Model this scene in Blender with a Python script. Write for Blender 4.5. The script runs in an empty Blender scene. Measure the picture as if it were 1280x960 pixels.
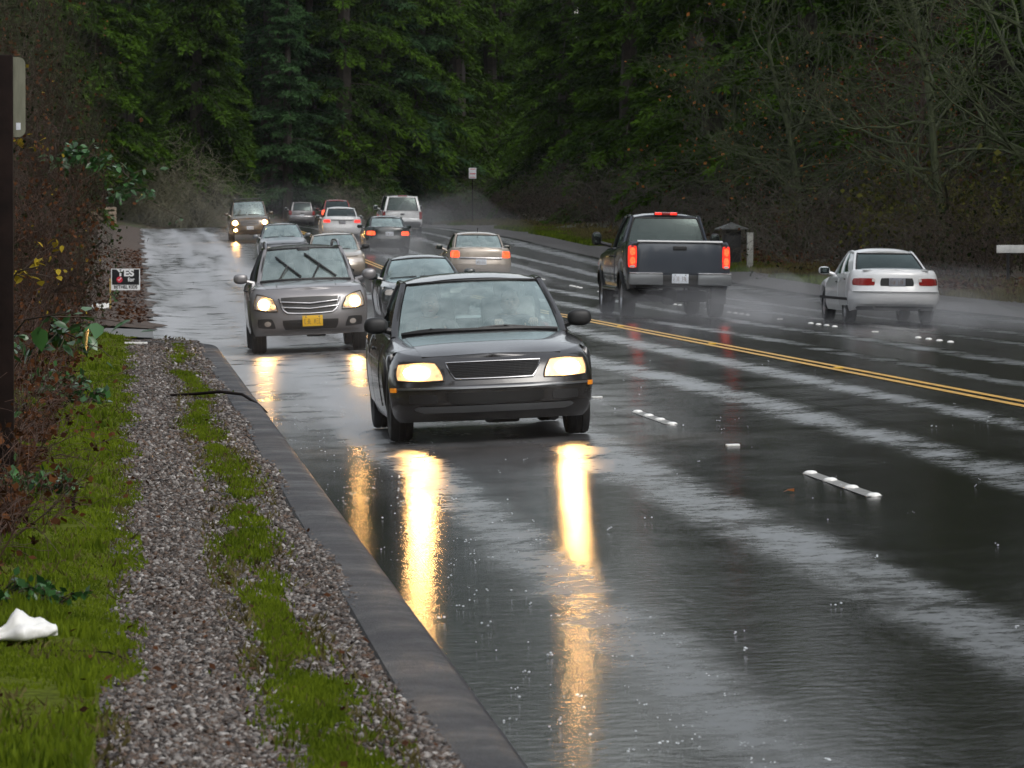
import bpy, bmesh, math, random
import numpy as np
from mathutils import Vector, Matrix

R = math.radians
PI = math.pi
scene = bpy.context.scene
col = scene.collection

# ------------------------------------------------------------------ camera
# World: the road runs along +Y, its left gutter is x = 0, z = 0 is the road under the black sedan.
cam_d = bpy.data.cameras.new('camera')
cam = bpy.data.objects.new('camera', cam_d)
col.objects.link(cam)
cam.location = (-1.35, 0.0, 1.81)
YAW = math.atan(0.0862)
PITCH = math.atan(189.0 / 5500.0)
cam.rotation_euler = (PI / 2 - PITCH, 0, -YAW)
cam_d.sensor_width = 36.0
cam_d.lens = 36.0 * 5500.0 / 1280.0
cam_d.clip_start = 0.5
cam_d.clip_end = 3000.0
cam_d.dof.use_dof = True
cam_d.dof.focus_distance = 40.0
cam_d.dof.aperture_fstop = 14.0
scene.camera = cam

# ------------------------------------------------------------------ sky and sun (overcast)
SUN_EL, SUN_AZ = R(46), R(150)
world = bpy.data.worlds.new('World')
scene.world = world
world.use_nodes = True
wn = world.node_tree.nodes; wl = world.node_tree.links
bg = wn['Background']
sky = wn.new('ShaderNodeTexSky')
sky.sky_type = 'NISHITA'
sky.sun_disc = False
sky.sun_elevation = SUN_EL
sky.sun_rotation = SUN_AZ
sky.altitude = 100
sky.air_density = 1.6
sky.dust_density = 3.0
sky.ozone_density = 1.0
hs = wn.new('ShaderNodeHueSaturation')
hs.inputs['Saturation'].default_value = 0.28
wl.new(sky.outputs[0], hs.inputs['Color'])
wl.new(hs.outputs[0], bg.inputs['Color'])
bg.inputs['Strength'].default_value = 0.15
sun_d = bpy.data.lights.new('sun', 'SUN')
sun_d.energy = 0.5
sun_d.angle = R(30)
sun_d.color = (1.0, 0.96, 0.9)
sun = bpy.data.objects.new('sun', sun_d)
col.objects.link(sun)
# the sun stands where the sky has it: rotation is measured from +Y towards +X
sdir = Vector((math.sin(SUN_AZ) * math.cos(SUN_EL), math.cos(SUN_AZ) * math.cos(SUN_EL), math.sin(SUN_EL)))
sun.rotation_euler = sdir.to_track_quat('Z', 'Y').to_euler()
sun.location = (0, 0, 60)

scene.view_settings.view_transform = 'Standard'
scene.view_settings.look = 'None'
scene.view_settings.exposure = 0.55
scene.view_settings.gamma = 1.0
scene.view_settings.use_curve_mapping = False
scene.render.engine = 'CYCLES'
cy = scene.cycles
cy.max_bounces = 7
cy.diffuse_bounces = 2
cy.glossy_bounces = 3
cy.transmission_bounces = 4
cy.transparent_max_bounces = 16
cy.volume_bounces = 0
cy.sample_clamp_indirect = 6.0
cy.use_denoising = True
cy.caustics_reflective = False
cy.caustics_refractive = False

# ------------------------------------------------------------------ helpers
def interp(knots):
    """monotone cubic through (x, y) knots"""
    xs = np.array([k[0] for k in knots], float); ys = np.array([k[1] for k in knots], float)
    h = np.diff(xs); d = np.diff(ys) / h
    m = np.zeros(len(xs)); m[0] = d[0]; m[-1] = d[-1]
    for i in range(1, len(xs) - 1):
        m[i] = 0 if d[i-1] * d[i] <= 0 else 2 * d[i-1] * d[i] / (d[i-1] + d[i])
    def f(x):
        x = np.clip(np.asarray(x, float), xs[0], xs[-1])
        i = np.clip(np.searchsorted(xs, x, side='right') - 1, 0, len(xs) - 2)
        t = (x - xs[i]) / h[i]
        r = ((1 + 2*t) * (1-t)**2 * ys[i] + t * (1-t)**2 * h[i] * m[i]
             + t*t * (3 - 2*t) * ys[i+1] + t*t * (t-1) * h[i] * m[i+1])
        return r if r.ndim else float(r)
    return f

def tag(o, label=None, cat=None, group=None, kind=None):
    if label: o['label'] = label
    if cat: o['category'] = cat
    if group: o['group'] = group
    if kind: o['kind'] = kind
    return o

def empty(name, loc=(0, 0, 0), rot=(0, 0, 0)):
    o = bpy.data.objects.new(name, None)
    o.empty_display_size = 0.2
    col.objects.link(o)
    o.location = loc; o.rotation_euler = rot
    return o

def mesh_np(name, V, F, mat, parent=None, smooth=False, tone=None, loc=(0, 0, 0)):
    """V (n,3) and F (m,k) numpy arrays -> object"""
    me = bpy.data.meshes.new(name)
    V = np.asarray(V, np.float32); F = np.asarray(F, np.int32)
    k = F.shape[1]
    me.vertices.add(len(V)); me.vertices.foreach_set('co', V.ravel())
    me.loops.add(F.size); me.loops.foreach_set('vertex_index', F.ravel())
    me.polygons.add(len(F))
    me.polygons.foreach_set('loop_start', np.arange(0, F.size, k, dtype=np.int32))
    me.polygons.foreach_set('loop_total', np.full(len(F), k, np.int32))
    if smooth: me.polygons.foreach_set('use_smooth', np.ones(len(F), bool))
    if tone is not None:
        a = me.attributes.new('tone', 'FLOAT', 'FACE')
        a.data.foreach_set('value', np.asarray(tone, np.float32))
    me.update(calc_edges=True)
    me.validate()
    if mat: me.materials.append(mat)
    o = bpy.data.objects.new(name, me)
    col.objects.link(o)
    o.location = loc
    if parent: o.parent = parent
    return o

class MB:
    def __init__(s): s.v = []; s.f = []
    def add(s, v, f):
        n = len(s.v); s.v += [tuple(p) for p in v]; s.f += [tuple(i + n for i in q) for q in f]
    def box(s, c, d, M=None, bev=0.0):
        x, y, z = d[0]/2, d[1]/2, d[2]/2
        if bev <= 0:
            v = [(-x,-y,-z),(x,-y,-z),(x,y,-z),(-x,y,-z),(-x,-y,z),(x,-y,z),(x,y,z),(-x,y,z)]
            f = [(0,3,2,1),(4,5,6,7),(0,1,5,4),(1,2,6,5),(2,3,7,6),(3,0,4,7)]
        else:
            bm = bmesh.new(); bmesh.ops.create_cube(bm, size=1)
            for q in bm.verts: q.co = Vector((q.co.x*2*x, q.co.y*2*y, q.co.z*2*z))
            bmesh.ops.bevel(bm, geom=bm.edges[:], offset=min(bev, .45*min(d)), segments=2, profile=.6, affect='EDGES')
            bm.verts.index_update()
            v = [q.co.copy() for q in bm.verts]; f = [[q.index for q in p.verts] for p in bm.faces]; bm.free()
        if M is not None: v = [M @ Vector(p) for p in v]
        s.add([(p[0]+c[0], p[1]+c[1], p[2]+c[2]) for p in v], f)
    def tube(s, pts, rad, n=8, cap=True, sx=1.0, sz=1.0):
        P = [Vector(p) for p in pts]
        rad = rad if hasattr(rad, '__len__') else [rad]*len(P)
        rings = []
        for i, p in enumerate(P):
            d = (P[min(i+1, len(P)-1)] - P[max(i-1, 0)])
            d = d.normalized() if d.length > 1e-9 else Vector((0, 0, 1))
            up = Vector((0, 0, 1)) if abs(d.z) < .95 else Vector((0, 1, 0))
            a = d.cross(up).normalized(); b = a.cross(d).normalized()
            rings.append([p + (a*math.cos(2*PI*k/n)*sx + b*math.sin(2*PI*k/n)*sz)*rad[i] for k in range(n)])
        v = [q for r in rings for q in r]; f = []
        for i in range(len(P)-1):
            for k in range(n):
                f.append((i*n+k, i*n+(k+1) % n, (i+1)*n+(k+1) % n, (i+1)*n+k))
        if cap and n > 2:
            f.append(tuple(range(n-1, -1, -1))); f.append(tuple((len(P)-1)*n+k for k in range(n)))
        s.add(v, f)
    def lathe(s, prof, n=20, axis='z', c=(0, 0, 0)):
        v = []; f = []; m = len(prof)
        for k in range(n):
            ca, sa = math.cos(2*PI*k/n), math.sin(2*PI*k/n)
            for r, h in prof:
                p = (r*ca, r*sa, h) if axis == 'z' else ((h, r*ca, r*sa) if axis == 'x' else (r*ca, h, r*sa))
                v.append((p[0]+c[0], p[1]+c[1], p[2]+c[2]))
        for k in range(n):
            for i in range(m-1):
                q = (k*m+i, ((k+1) % n)*m+i, ((k+1) % n)*m+i+1, k*m+i+1)
                f.append(q)
        s.add(v, f)
    def grid(s, G, closed=False):
        a, b = len(G), len(G[0]); v = [p for r in G for p in r]; f = []
        for i in range(a-1):
            for j in range(b - (0 if closed else 1)):
                f.append((i*b+j, i*b+(j+1) % b, (i+1)*b+(j+1) % b, (i+1)*b+j))
        s.add(v, f)
    def build(s, name, mat, parent=None, smooth=True, kind=None, loc=None):
        me = bpy.data.meshes.new(name)
        me.from_pydata([tuple(p) for p in s.v], [], s.f)
        me.validate()
        bm = bmesh.new(); bm.from_mesh(me)
        bmesh.ops.remove_doubles(bm, verts=bm.verts[:], dist=1e-5)
        bmesh.ops.recalc_face_normals(bm, faces=bm.faces[:])
        bm.to_mesh(me); bm.free()
        if smooth:
            me.polygons.foreach_set('use_smooth', np.ones(len(me.polygons), bool))
            me.set_sharp_from_angle(angle=R(42))
        if mat: me.materials.append(mat)
        o = bpy.data.objects.new(name, me); col.objects.link(o)
        if parent: o.parent = parent
        if loc: o.location = loc
        if kind: o['kind'] = kind
        return o

def copy_tree(o, parent=None):
    c = o.copy(); col.objects.link(c)
    if parent is not None: c.parent = parent
    for ch in list(o.children): copy_tree(ch, c)
    return c

# ------------------------------------------------------------------ materials
def new_mat(name):
    m = bpy.data.materials.new(name); m.use_nodes = True
    nt = m.node_tree
    return m, nt, nt.nodes['Principled BSDF']

def setp(b, **k):
    names = {'rough': 'Roughness', 'metal': 'Metallic', 'coat': 'Coat Weight', 'coatr': 'Coat Roughness', 'spec': 'Specular IOR Level',
             'es': 'Emission Strength', 'ior': 'IOR'}
    for a, v in k.items():
        if a == 'color': b.inputs['Base Color'].default_value = (*v, 1)
        elif a == 'emit': b.inputs['Emission Color'].default_value = (*v, 1)
        else: b.inputs[names[a]].default_value = v

def noise(nt, scale, detail=4, rough=.55, vec=None, dist=0.0):
    n = nt.nodes.new('ShaderNodeTexNoise')
    n.inputs['Scale'].default_value = scale; n.inputs['Detail'].default_value = detail
    n.inputs['Roughness'].default_value = rough; n.inputs['Distortion'].default_value = dist
    if vec: nt.links.new(vec, n.inputs['Vector'])
    return n

def ramp(nt, fac, stops):
    r = nt.nodes.new('ShaderNodeValToRGB')
    e = r.color_ramp.elements
    while len(e) < len(stops): e.new(0.5)
    for i, (p, c) in enumerate(stops):
        e[i].position = p
        e[i].color = (*c, 1) if hasattr(c, '__len__') else (c, c, c, 1)
    nt.links.new(fac, r.inputs[0])
    return r

def math_n(nt, op, a, b=None, clamp=False):
    n = nt.nodes.new('ShaderNodeMath'); n.operation = op; n.use_clamp = clamp
    for i, x in enumerate((a, b)):
        if x is None: continue
        if isinstance(x, (int, float)): n.inputs[i].default_value = x
        else: nt.links.new(x, n.inputs[i])
    return n.outputs[0]

def coords(nt, scale=None):
    t = nt.nodes.new('ShaderNodeTexCoord')
    if scale is None: return t.outputs['Object']
    m = nt.nodes.new('ShaderNodeMapping'); m.inputs['Scale'].default_value = scale
    nt.links.new(t.outputs['Object'], m.inputs['Vector'])
    return m.outputs[0]

def bump(nt, b, h, strength=.4, dist=.02):
    n = nt.nodes.new('ShaderNodeBump'); n.inputs['Strength'].default_value = strength; n.inputs['Distance'].default_value = dist
    nt.links.new(h, n.inputs['Height']); nt.links.new(n.outputs[0], b.inputs['Normal'])
    return n

def simple(name, color, rough=.5, metal=0.0, var=.12, scale=8, coat=0, bmp=0.0, coatr=.05, spec=.5):
    m, nt, b = new_mat(name)
    setp(b, color=color, rough=rough, metal=metal, coat=coat, coatr=coatr, spec=spec)
    n = noise(nt, scale, vec=coords(nt))
    lo = tuple(c*(1-var) for c in color); hi = tuple(min(1, c*(1+var)) for c in color)
    r = ramp(nt, n.outputs[0], [(.3, lo), (.7, hi)])
    nt.links.new(r.outputs[0], b.inputs['Base Color'])
    if bmp: bump(nt, b, n.outputs[0], bmp, .01)
    return m

def paint(name, color, metal=.0, rough=.25, dirt=.35):
    """wet car paint: clear coat, fine road film thicker low on the body"""
    m, nt, b = new_mat(name)
    setp(b, color=color, rough=rough, metal=metal, coat=1.0, coatr=.04)
    co = coords(nt)
    n = noise(nt, 3.5, 6, .65, vec=co)
    sep = nt.nodes.new('ShaderNodeSeparateXYZ'); nt.links.new(co, sep.inputs[0])
    low = ramp(nt, math_n(nt, 'ADD', math_n(nt, 'MULTIPLY', sep.outputs[2], 1.2), math_n(nt, 'MULTIPLY', n.outputs[0], .5)), [(.35, dirt), (1.0, .04)])
    mx = nt.nodes.new('ShaderNodeMix'); mx.data_type = 'RGBA'
    nt.links.new(low.outputs[0], mx.inputs[0])
    mx.inputs[6].default_value = (*color, 1); mx.inputs[7].default_value = (.10, .092, .082, 1)
    nt.links.new(mx.outputs[2], b.inputs['Base Color'])
    nt.links.new(math_n(nt, 'ADD', math_n(nt, 'MULTIPLY', low.outputs[0], .5), .03), b.inputs['Coat Roughness'])
    # beads of rain
    vo = nt.nodes.new('ShaderNodeTexVoronoi'); vo.inputs['Scale'].default_value = 70; nt.links.new(co, vo.inputs['Vector'])
    bd = ramp(nt, vo.outputs['Distance'], [(.0, 1), (.35, 0)])
    bp = nt.nodes.new('ShaderNodeBump'); bp.inputs['Strength'].default_value = .12; bp.inputs['Distance'].default_value = .004
    nt.links.new(bd.outputs[0], bp.inputs['Height']); nt.links.new(bp.outputs[0], b.inputs['Coat Normal'])
    return m

def glass(name, tint=(.35, .42, .42), refl=3.3, film=.05):
    """car glass with a wet film: reflects by angle, the rest is see-through"""
    m, nt, b = new_mat(name)
    out = nt.nodes['Material Output']; nt.nodes.remove(b)
    tr = nt.nodes.new('ShaderNodeBsdfTransparent'); tr.inputs[0].default_value = (*tint, 1)
    gl = nt.nodes.new('ShaderNodeBsdfGlossy'); gl.inputs['Roughness'].default_value = .09
    n = noise(nt, 26, 5, .6, vec=coords(nt))
    bp = nt.nodes.new('ShaderNodeBump'); bp.inputs['Strength'].default_value = .10; bp.inputs['Distance'].default_value = .01
    nt.links.new(n.outputs[0], bp.inputs['Height']); nt.links.new(bp.outputs[0], gl.inputs['Normal'])
    gl.inputs[0].default_value = (.80, .98, .95, 1)
    df = nt.nodes.new('ShaderNodeBsdfDiffuse'); df.inputs[0].default_value = (.55, .6, .6, 1)
    fr = nt.nodes.new('ShaderNodeFresnel'); fr.inputs[0].default_value = 1.52
    ge = nt.nodes.new('ShaderNodeNewGeometry')
    fac = math_n(nt, 'MULTIPLY', math_n(nt, 'MULTIPLY', fr.outputs[0], refl, True), math_n(nt, 'SUBTRACT', 1.0, ge.outputs['Backfacing']))
    fn = noise(nt, 4.5, 5, .65, vec=coords(nt)); fr_ = ramp(nt, fn.outputs[0], [(.35, film*.4), (.7, film*3.0)])
    m1 = nt.nodes.new('ShaderNodeMixShader'); nt.links.new(fr_.outputs[0], m1.inputs[0])
    nt.links.new(tr.outputs[0], m1.inputs[1]); nt.links.new(df.outputs[0], m1.inputs[2])
    m2 = nt.nodes.new('ShaderNodeMixShader'); nt.links.new(fac, m2.inputs[0])
    nt.links.new(m1.outputs[0], m2.inputs[1]); nt.links.new(gl.outputs[0], m2.inputs[2])
    nt.links.new(m2.outputs[0], out.inputs[0])
    return m

def lamp_mat(name, color, strength, base=(.5, .5, .5)):
    m, nt, b = new_mat(name)
    setp(b, color=base, rough=.15, emit=color, es=strength, coat=1)
    n = noise(nt, 30, 2, vec=coords(nt))
    r = ramp(nt, n.outputs[0], [(.3, strength*.8), (.7, strength*1.2)])
    nt.links.new(math_n(nt, 'MULTIPLY', n.outputs[0], strength*2), b.inputs['Emission Strength'])
    return m

def foliage(name, dark, light, rough=.65, trans=.25, spec=.05):
    m, nt, b = new_mat(name)
    out = nt.nodes['Material Output']
    at = nt.nodes.new('ShaderNodeAttribute'); at.attribute_name = 'tone'
    oi = nt.nodes.new('ShaderNodeObjectInfo')
    f = math_n(nt, 'ADD', at.outputs['Fac'], math_n(nt, 'MULTIPLY', math_n(nt, 'SUBTRACT', oi.outputs['Random'], .5), .35), True)
    mid = tuple((a+c)/2 for a, c in zip(dark, light))
    r = ramp(nt, f, [(.0, dark), (.55, mid), (1.0, light)])
    nt.links.new(r.outputs[0], b.inputs['Base Color'])
    setp(b, rough=rough, spec=spec)
    if trans:
        t = nt.nodes.new('ShaderNodeBsdfTranslucent'); nt.links.new(r.outputs[0], t.inputs[0])
        mx = nt.nodes.new('ShaderNodeMixShader'); mx.inputs[0].default_value = trans
        nt.links.new(b.outputs[0], mx.inputs[1]); nt.links.new(t.outputs[0], mx.inputs[2]); nt.links.new(mx.outputs[0], out.inputs[0])
    return m

M = {}
M['black_paint'] = paint('black_paint', (.012, .011, .012), dirt=.22)
M['silver_paint'] = paint('silver_paint', (.25, .24, .245), metal=.45, rough=.35, dirt=.45)
M['grey_paint'] = paint('grey_paint', (.16, .17, .18), metal=.4, rough=.35, dirt=.4)
M['dark_grey_paint'] = paint('dark_grey_paint', (.046, .056, .074), metal=.3, rough=.35, dirt=.3)
M['white_paint'] = paint('white_paint', (.72, .73, .74), rough=.35, dirt=.12)
M['beige_paint'] = paint('beige_paint', (.42, .36, .30), metal=.35, rough=.35, dirt=.3)
M['green_black_paint'] = paint('green_black_paint', (.02, .026, .025), dirt=.25)
M['red_paint'] = paint('red_paint', (.28, .02, .02), dirt=.3)
M['brown_paint'] = paint('brown_paint', (.11, .085, .06), metal=.3, dirt=.4)
M['trim'] = simple('black_trim', (.018, .018, .019), .5)
M['underbody'] = simple('underbody', (.012, .012, .012), .8)
M['rubber'] = simple('tyre_rubber', (.02, .02, .021), .6, bmp=.3, scale=40)
M['rim'] = simple('alloy', (.45, .45, .46), .35, .8)
M['chrome'] = simple('chrome', (.42, .42, .43), .22, .95)
M['interior'] = simple('interior', (.25, .245, .23), .9)
M['seat'] = simple('seat_cloth', (.33, .32, .30), .9)
M['glass'] = glass('wet_glass', (.86, .92, .91), 3.8, .085)
M['dark_glass'] = glass('tinted_glass', (.24, .27, .27), 1.15, .01)
M['lens'] = lamp_mat('lit_lens', (1.0, .50, .14), .85, (.6, .5, .4))
M['bulb'] = lamp_mat('headlight_bulb', (1.0, .55, .18), 150.0)
M['bulb_crest'] = lamp_mat('headlight_bulb_crest', (1.0, .52, .14), 320.0)
M['bulb_far'] = lamp_mat('headlight_bulb_far', (1.0, .55, .18), 150.0)
M['lens_off'] = simple('unlit_lens', (.55, .5, .45), .1, .3, coat=1)
M['amber'] = lamp_mat('amber_lens', (1.0, .30, .02), .25, (.7, .25, .02))
M['red_lit'] = lamp_mat('red_lit', (1.0, .035, .015), .9, (.5, .02, .02))
M['red_bright'] = lamp_mat('red_bright', (1.0, .09, .025), 1.7, (.5, .02, .02))
M['red_off'] = simple('red_lens', (.26, .022, .02), .15, coat=1)
M['white_lens'] = simple('white_lens', (.6, .55, .52), .15, coat=1)
M['plate_yellow'] = simple('plate_yellow', (.72, .42, .012), .5, var=.06)
M['plate_white'] = simple('plate_white', (.62, .66, .72), .5, var=.1, scale=30)
M['plate_grey'] = simple('plate_grey', (.22, .23, .26), .5, var=.1, scale=30)
M['plate_ink'] = simple('plate_ink', (.16, .10, .06), .5)
M['white_plastic'] = simple('white_plastic', (.78, .78, .76), .4, bmp=.1)
M['black_rubber'] = simple('black_rubber', (.012, .012, .012), .35)
# ------------------------------------------------------------------ ground
zlong = interp([(-200, 0), (0, 0), (88, 0), (110, .06), (131, .24), (157, .58), (185, 1.06), (208, 1.5), (235, 1.85), (265, 2.06), (290, 2.10), (330, 1.8), (400, .6), (600, -2)])
zlat = interp([(-200, 11), (-60, 9), (-30, 4.5), (-14, 1.5), (-8, .75), (-5, .42), (-3, .2), (-2.2, .1), (-1.5, .045), (-.9, .0), (0, -.07), (1.75, 0), (4.2, .08), (7.2, .205), (9, .18),
               (12.6, .14), (16.6, .10), (18, .2), (20, .42), (24, .8), (40, 2.6), (70, 8), (110, 14), (300, 18)])
def off(y):
    y = np.asarray(y, float)
    r = np.where(y < 285, 0, np.where(y < 340, .006*(y-285)**2, 18.15 + .66*(y-340)))
    return r if r.ndim else float(r)
def gz(x, y):
    return zlat(np.asarray(x, float) - off(y)) + zlong(y)
def slope(x, y, e=.4):
    return float((zlat(x - off(y) + e) - zlat(x - off(y) - e)) / (2*e))
def pitch(y, e=1.5):
    return float((zlong(y+e) - zlong(y-e)) / (2*e))

def sheet(name, xs_of, ys, nx, dz, mat, kind='structure', zf=None):
    G = []
    for y in ys:
        x0, x1 = xs_of(y); row = []
        for k in range(nx+1):
            x = x0 + (x1-x0)*k/nx
            row.append((x, y, (zf(x, y) if zf else float(gz(x, y))) + dz))
        G.append(row)
    mb = MB(); mb.grid(G)
    o = mb.build(name, mat, smooth=True)
    if kind: o['kind'] = kind
    return o

# wet asphalt: bright rough worn wheel tracks, dark water film between them
def road_material():
    m, nt, b = new_mat('wet_asphalt')
    co = coords(nt)
    sep = nt.nodes.new('ShaderNodeSeparateXYZ'); nt.links.new(co, sep.inputs[0])
    wob = noise(nt, 1, 3, .5, vec=coords(nt, (.25, .035, .25)))
    u = math_n(nt, 'ADD', sep.outputs[0], math_n(nt, 'MULTIPLY', math_n(nt, 'SUBTRACT', wob.outputs[0], .5), 1.1))
    tracks = [(.95, .36, .9), (2.45, .42, 1.0), (4.75, .38, .95), (6.1, .34, .85), (8.2, .38, .7), (9.75, .4, .8), (11.9, .36, .75), (13.4, .4, .8), (15.6, .8, .8)]
    stops = []
    for c, w, h in tracks: stops += [(c-w, .12), (c, h), (c+w, .12)]
    pts = sorted(stops); ded = []
    for p in pts:
        if ded and p[0] - ded[-1][0] < .02: continue
        ded.append(p)
    rp = ramp(nt, math_n(nt, 'DIVIDE', math_n(nt, 'ADD', u, 1.0), 18.0, True), [(0, .12)] + [((p+1)/18.0, v) for p, v in ded if p > -1][:29])
    rp.color_ramp.interpolation = 'EASE'
    n1 = noise(nt, 1, 7, .68, vec=coords(nt, (1.1, .8, 1)))
    n2 = noise(nt, 8.5, 8, .78, vec=co)
    patch = ramp(nt, n1.outputs[0], [(.38, .0), (.60, 1.0)])
    fine = ramp(nt, n2.outputs[0], [(.40, .0), (.60, 1.0)])
    w = math_n(nt, 'MULTIPLY', rp.outputs[0], math_n(nt, 'ADD', math_n(nt, 'MULTIPLY', patch.outputs[0], .7), .3))
    w = math_n(nt, 'MULTIPLY', w, math_n(nt, 'ADD', math_n(nt, 'MULTIPLY', fine.outputs[0], .72), .28))
    # gutter stays a smooth film of water
    gut = ramp(nt, math_n(nt, 'DIVIDE', sep.outputs[0], 1.0, True), [(.30, 0), (.62, 1)])
    w = math_n(nt, 'MULTIPLY', w, math_n(nt, 'MAXIMUM', gut.outputs[0], math_n(nt, 'GREATER_THAN', sep.outputs[1], 74)))
    # outer lane: sky sheen painted pale into the base colour, with a rougher film
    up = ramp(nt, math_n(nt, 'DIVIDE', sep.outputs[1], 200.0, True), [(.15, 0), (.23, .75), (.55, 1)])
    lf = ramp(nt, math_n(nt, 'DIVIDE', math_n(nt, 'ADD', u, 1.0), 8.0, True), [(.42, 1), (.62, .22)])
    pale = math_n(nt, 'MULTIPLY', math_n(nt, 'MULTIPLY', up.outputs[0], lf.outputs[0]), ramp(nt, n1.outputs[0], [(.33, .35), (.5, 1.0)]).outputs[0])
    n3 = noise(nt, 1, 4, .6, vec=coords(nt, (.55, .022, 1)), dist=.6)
    sheen_strk = ramp(nt, n3.outputs[0], [(.36, .4), (.50, .8), (.62, 1.0)])
    pale = math_n(nt, 'MULTIPLY', pale, sheen_strk.outputs[0])
    rough = math_n(nt, 'ADD', math_n(nt, 'ADD', math_n(nt, 'MULTIPLY', w, .42), .155), math_n(nt, 'MULTIPLY', pale, .27), True)
    ag = noise(nt, 90, 3, .7, vec=co)
    base = ramp(nt, ag.outputs[0], [(.3, (.008, .008, .008)), (.7, (.024, .0235, .023))])
    mxb = nt.nodes.new('ShaderNodeMix'); mxb.data_type = 'RGBA'; nt.links.new(pale, mxb.inputs[0]); nt.links.new(base.outputs[0], mxb.inputs[6]); mxb.inputs[7].default_value = (.40, .40, .415, 1)  # this light grey stands in for reflected sky
    out = nt.nodes['Material Output']; nt.nodes.remove(b)
    df = nt.nodes.new('ShaderNodeBsdfDiffuse'); nt.links.new(mxb.outputs[2], df.inputs[0])
    gl = nt.nodes.new('ShaderNodeBsdfGlossy'); gl.distribution = 'BECKMANN'; nt.links.new(rough, gl.inputs['Roughness'])
    fr = nt.nodes.new('ShaderNodeFresnel'); fr.inputs[0].default_value = 1.33
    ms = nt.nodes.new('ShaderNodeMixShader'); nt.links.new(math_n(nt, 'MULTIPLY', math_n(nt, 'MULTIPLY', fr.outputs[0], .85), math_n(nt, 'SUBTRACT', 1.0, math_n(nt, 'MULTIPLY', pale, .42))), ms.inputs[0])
    nt.links.new(df.outputs[0], ms.inputs[1]); nt.links.new(gl.outputs[0], ms.inputs[2]); nt.links.new(ms.outputs[0], out.inputs[0])
    rip = noise(nt, 10, 5, .6, vec=co)
    h = math_n(nt, 'ADD', math_n(nt, 'MULTIPLY', rip.outputs[0], .9), math_n(nt, 'MULTIPLY', math_n(nt, 'MULTIPLY', ag.outputs[0], w), .6))
    bp = nt.nodes.new('ShaderNodeBump'); bp.inputs['Strength'].default_value = .15; bp.inputs['Distance'].default_value = .02
    nt.links.new(h, bp.inputs['Height']); nt.links.new(bp.outputs[0], gl.inputs['Normal'])
    return m
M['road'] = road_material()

def ground_material():
    m, nt, b = new_mat('forest_soil')
    co = coords(nt)
    n1 = noise(nt, .5, 6, .6, vec=co); n2 = noise(nt, 14, 5, .7, vec=co)
    r1 = ramp(nt, n2.outputs[0], [(.25, (.018, .013, .009)), (.5, (.055, .038, .024)), (.75, (.10, .072, .045))])
    r2 = ramp(nt, n2.outputs[0], [(.3, (.02, .028, .010)), (.7, (.06, .085, .022))])
    mx = nt.nodes.new('ShaderNodeMix'); mx.data_type = 'RGBA'
    f = ramp(nt, n1.outputs[0], [(.45, 0), (.62, 1)])
    nt.links.new(f.outputs[0], mx.inputs[0]); nt.links.new(r1.outputs[0], mx.inputs[6]); nt.links.new(r2.outputs[0], mx.inputs[7])
    nt.links.new(mx.outputs[2], b.inputs['Base Color']); setp(b, rough=.8)
    bump(nt, b, n2.outputs[0], .8, .05)
    return m
M['soil'] = ground_material()

def gravelly(name, c0, c1, c2, scale, bmp=.8):
    m, nt, b = new_mat(name)
    co = coords(nt)
    v = nt.nodes.new('ShaderNodeTexVoronoi'); v.inputs['Scale'].default_value = scale; nt.links.new(co, v.inputs['Vector'])
    n = noise(nt, 1.2, 5, .6, vec=co)
    sep = nt.nodes.new('ShaderNodeSeparateColor'); nt.links.new(v.outputs['Color'], sep.inputs[0])
    r = ramp(nt, math_n(nt, 'ADD', math_n(nt, 'MULTIPLY', sep.outputs[0], .6), math_n(nt, 'MULTIPLY', n.outputs[0], .5)), [(.2, c0), (.55, c1), (.95, c2)])
    nt.links.new(r.outputs[0], b.inputs['Base Color']); setp(b, rough=.6, spec=.3)
    bump(nt, b, v.outputs['Distance'], bmp, .02)
    return m
M['gravel_bed'] = gravelly('gravel_bed', (.035, .028, .024), (.08, .066, .058), (.16, .145, .135), 45)
M['berm'] = gravelly('berm_gravel', (.035, .022, .014), (.07, .046, .032), (.11, .08, .06), 30)
M['kerb'] = gravelly('kerb_asphalt', (.022, .022, .024), (.036, .036, .040), (.06, .06, .066), 110, .4)
kt = M['kerb'].node_tree; kb = kt.nodes['Principled BSDF']
kn = noise(kt, 1.1, 6, .7, vec=coords(kt)); kr = ramp(kt, kn.outputs[0], [(.30, .6), (.5, .95), (.70, 1.3)])
km = kt.nodes.new('ShaderNodeMix'); km.data_type = 'RGBA'; km.blend_type = 'MULTIPLY'; km.inputs[0].default_value = 1
kt.links.new(kb.inputs['Base Color'].links[0].from_socket, km.inputs[6]); kt.links.new(kr.outputs[0], km.inputs[7]); kt.links.new(km.outputs[2], kb.inputs['Base Color'])
krr = ramp(kt, kn.outputs[0], [(.35, .35), (.65, .7)]); kt.links.new(krr.outputs[0], kb.inputs['Roughness'])
M['kerb'].node_tree.nodes['Principled BSDF'].inputs['Roughness'].default_value = .62

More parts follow.
